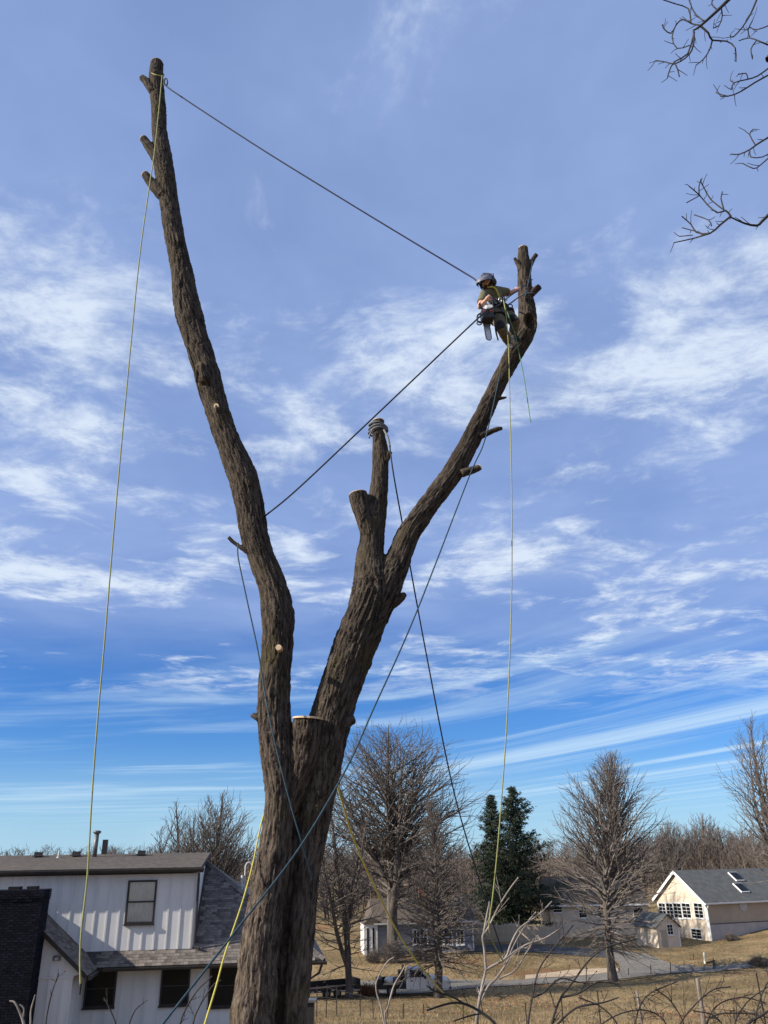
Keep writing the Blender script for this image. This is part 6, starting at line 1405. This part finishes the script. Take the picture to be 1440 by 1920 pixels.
sapling('sapling', 'pale smooth sapling with a forked top beside the yellow rope end', [
    (8.5, [(887, 1985), (893, 1920), (898, 1880), (905, 1845), (911, 1818)]), (5.0, [(911, 1818), (908, 1780), (905, 1755), (915, 1740), (935, 1700), (955, 1668), (972, 1645)]), (5.0, [(911, 1818), (925, 1810), (948, 1796), (958, 1770), (975, 1740), (1010, 1715), (1035, 1690)]), (5.0, [(898, 1885), (915, 1850), (930, 1835), (950, 1805), (962, 1775), (985, 1735), (1005, 1710)]), (4.3, [(948, 1796), (985, 1772), (1020, 1760), (1055, 1738)]), (3.6, [(905, 1760), (912, 1720), (918, 1690)]), (3.6, [(935, 1835), (965, 1820), (985, 1790), (1000, 1765)])], 12.5, 3, buds=0.05, per=3.0)
sapling('sapling', 'slender sapling with long arching twigs in front of the concrete drive', [
    (5.0, [(1030, 1990), (1035, 1920), (1052, 1870), (1075, 1840), (1105, 1800), (1140, 1775), (1195, 1760)]), (4.3, [(985, 1980), (990, 1920), (1000, 1860), (1012, 1815), (1040, 1775), (1075, 1735)]), (4.3, [(1052, 1870), (1085, 1862), (1120, 1842), (1160, 1845)]), (4.3, [(1000, 1870), (1020, 1860), (1050, 1835), (1085, 1842), (1112, 1843)]), (4.3, [(1035, 1930), (1080, 1890), (1130, 1880), (1160, 1870)])], 13.5, 7, 'dark_twig', per=4.5, buds=0.3)
sapling('bramble', 'tangled bramble with dark buds round the weathered wooden post', [
    (2.5, [(1240, 2000), (1250, 1925), (1215, 1895), (1165, 1900), (1120, 1925)]), (2.5, [(1330, 2000), (1325, 1925), (1345, 1885), (1390, 1870), (1435, 1880)]), (2.2, [(1280, 1990), (1285, 1930), (1260, 1880), (1230, 1855)]), (2.2, [(1380, 2000), (1375, 1930), (1400, 1880), (1440, 1850)]), (3.0, [(1200, 1990), (1190, 1930), (1210, 1870), (1270, 1840)]), (3.0, [(1150, 1990), (1160, 1930), (1130, 1890), (1085, 1870)]), (3.0, [(1300, 1990), (1330, 1910), (1395, 1900), (1450, 1910)]), (2.5, [(1260, 1995), (1275, 1920), (1330, 1860), (1370, 1850)])], 14.0, 11, 'dark_twig', per=7.5, tw=(0.12, 0.5), buds=0.45, cat='bramble', up=0.02)
sapling('bramble', 'low tangle of arching canes at the foot of the field corner', [
    (7.1, [(1380, 2000), (1400, 1925), (1425, 1905), (1460, 1885)]), (3.5, [(1420, 1990), (1415, 1920), (1430, 1860), (1455, 1820)]), (3.0, [(1350, 1990), (1360, 1940), (1340, 1905), (1300, 1895)])], 9.5, 13, 'dark_twig', per=4, tw=(0.1, 0.3), buds=0.3, cat='bramble', up=0.02)
sapling('arching_cane', 'thick dark cane arching above the bottom of the field', [
    (6.5, [(960, 2000), (935, 1930), (905, 1900), (870, 1882), (840, 1882), (800, 1895)]), (3.6, [(870, 1882), (850, 1870), (815, 1858), (800, 1848)]), (2.9, [(905, 1900), (880, 1905), (850, 1915)])], 11.5, 17, 'dark_twig', per=2.5, tw=(0.1, 0.3), cat='cane')
sapling('sapling', 'two thin pale shoots in front of the pickup truck', [
    (5.0, [(722, 1995), (723, 1925), (722, 1900), (727, 1890), (738, 1850), (752, 1825), (760, 1810)]), (3.6, [(722, 1930), (715, 1890), (706, 1860), (707, 1838), (725, 1805), (738, 1795)])], 14.0, 19, per=1.2, tw=(0.1, 0.3))
sapling('sapling', 'thin pale shoots growing against the chimney of the white house', [
    (5.8, [(60, 1995), (46, 1925), (38, 1900), (28, 1880), (18, 1877)]), (3.6, [(42, 1912), (45, 1892), (37, 1883)]), (4.3, [(50, 1995), (57, 1925), (58, 1895), (66, 1865)])], 12.0, 23, per=0.8, tw=(0.08, 0.2))
sapling('sapling', 'dark twiggy shoots in front of the lower windows of the white house', [
    (3.6, [(330, 1995), (338, 1920), (352, 1885), (372, 1855), (398, 1830)]), (2.9, [(360, 1990), (362, 1920), (378, 1880), (402, 1845), (415, 1838)]), (2.9, [(225, 1990), (220, 1930), (205, 1890), (195, 1870)]), (2.9, [(90, 1990), (85, 1930), (95, 1870), (110, 1825)]), (2.9, [(245, 1995), (240, 1935), (250, 1900), (262, 1885)])], 13.0, 29, 'dark_twig', per=2.0, tw=(0.1, 0.3), buds=0.1)
# scrubby shrubs by the houses
def shrub(label, px, py, w, h, seed, m='brown_twig', D=None):
    c = G(px, py); r = np.random.default_rng(seed); L = []; wr_ = w / 2 * scale_at(px, py, c[1]); hr = h * scale_at(px, py, c[1])
    for i in range(220):
        a = r.random() * 6.283; q = r.random() ** 0.5; e = c + np.array([math.cos(a) * q * wr_, math.sin(a) * q * wr_ * 0.6, hr * (1 - 0.6 * q * q) * (0.5 + 0.5 * r.random())]); s_ = c + np.array([math.cos(a), math.sin(a), 0]) * q * wr_ * 0.35; L.append((np.stack([s_, s_ * 0.5 + e * 0.5 + r.normal(size=3) * 0.07, e]), np.array([0.016, 0.013, 0.008])))
        for j in range(3): e2 = e + r.normal(size=3) * 0.16 * max(hr, 0.4); L.append((np.stack([s_ * 0.4 + e * 0.6, e2]), np.array([0.011, 0.008])))
    v, f = tubes_batch(L, 3); return tag(from_arrays('shrub', v, f, m), label, 'shrub')
shrub('brown twiggy shrub at the concrete foot of the cream house', 1372, 1764, 30, 14, 1); shrub('low dark shrub at the edge of the lane by the dry bank', 1425, 1812, 46, 18, 2)
shrub('wide brown shrub at the foot of the tall spreading tree', 735, 1806, 60, 44, 3); shrub('brown shrub under the windows of the grey house', 800, 1800, 70, 26, 4); shrub('small brown shrub beside the white porch of the grey house', 700, 1806, 30, 24, 5); shrub('scrubby brown shrub left of the pickup truck', 690, 1868, 40, 22, 6, 'dead_leaf')
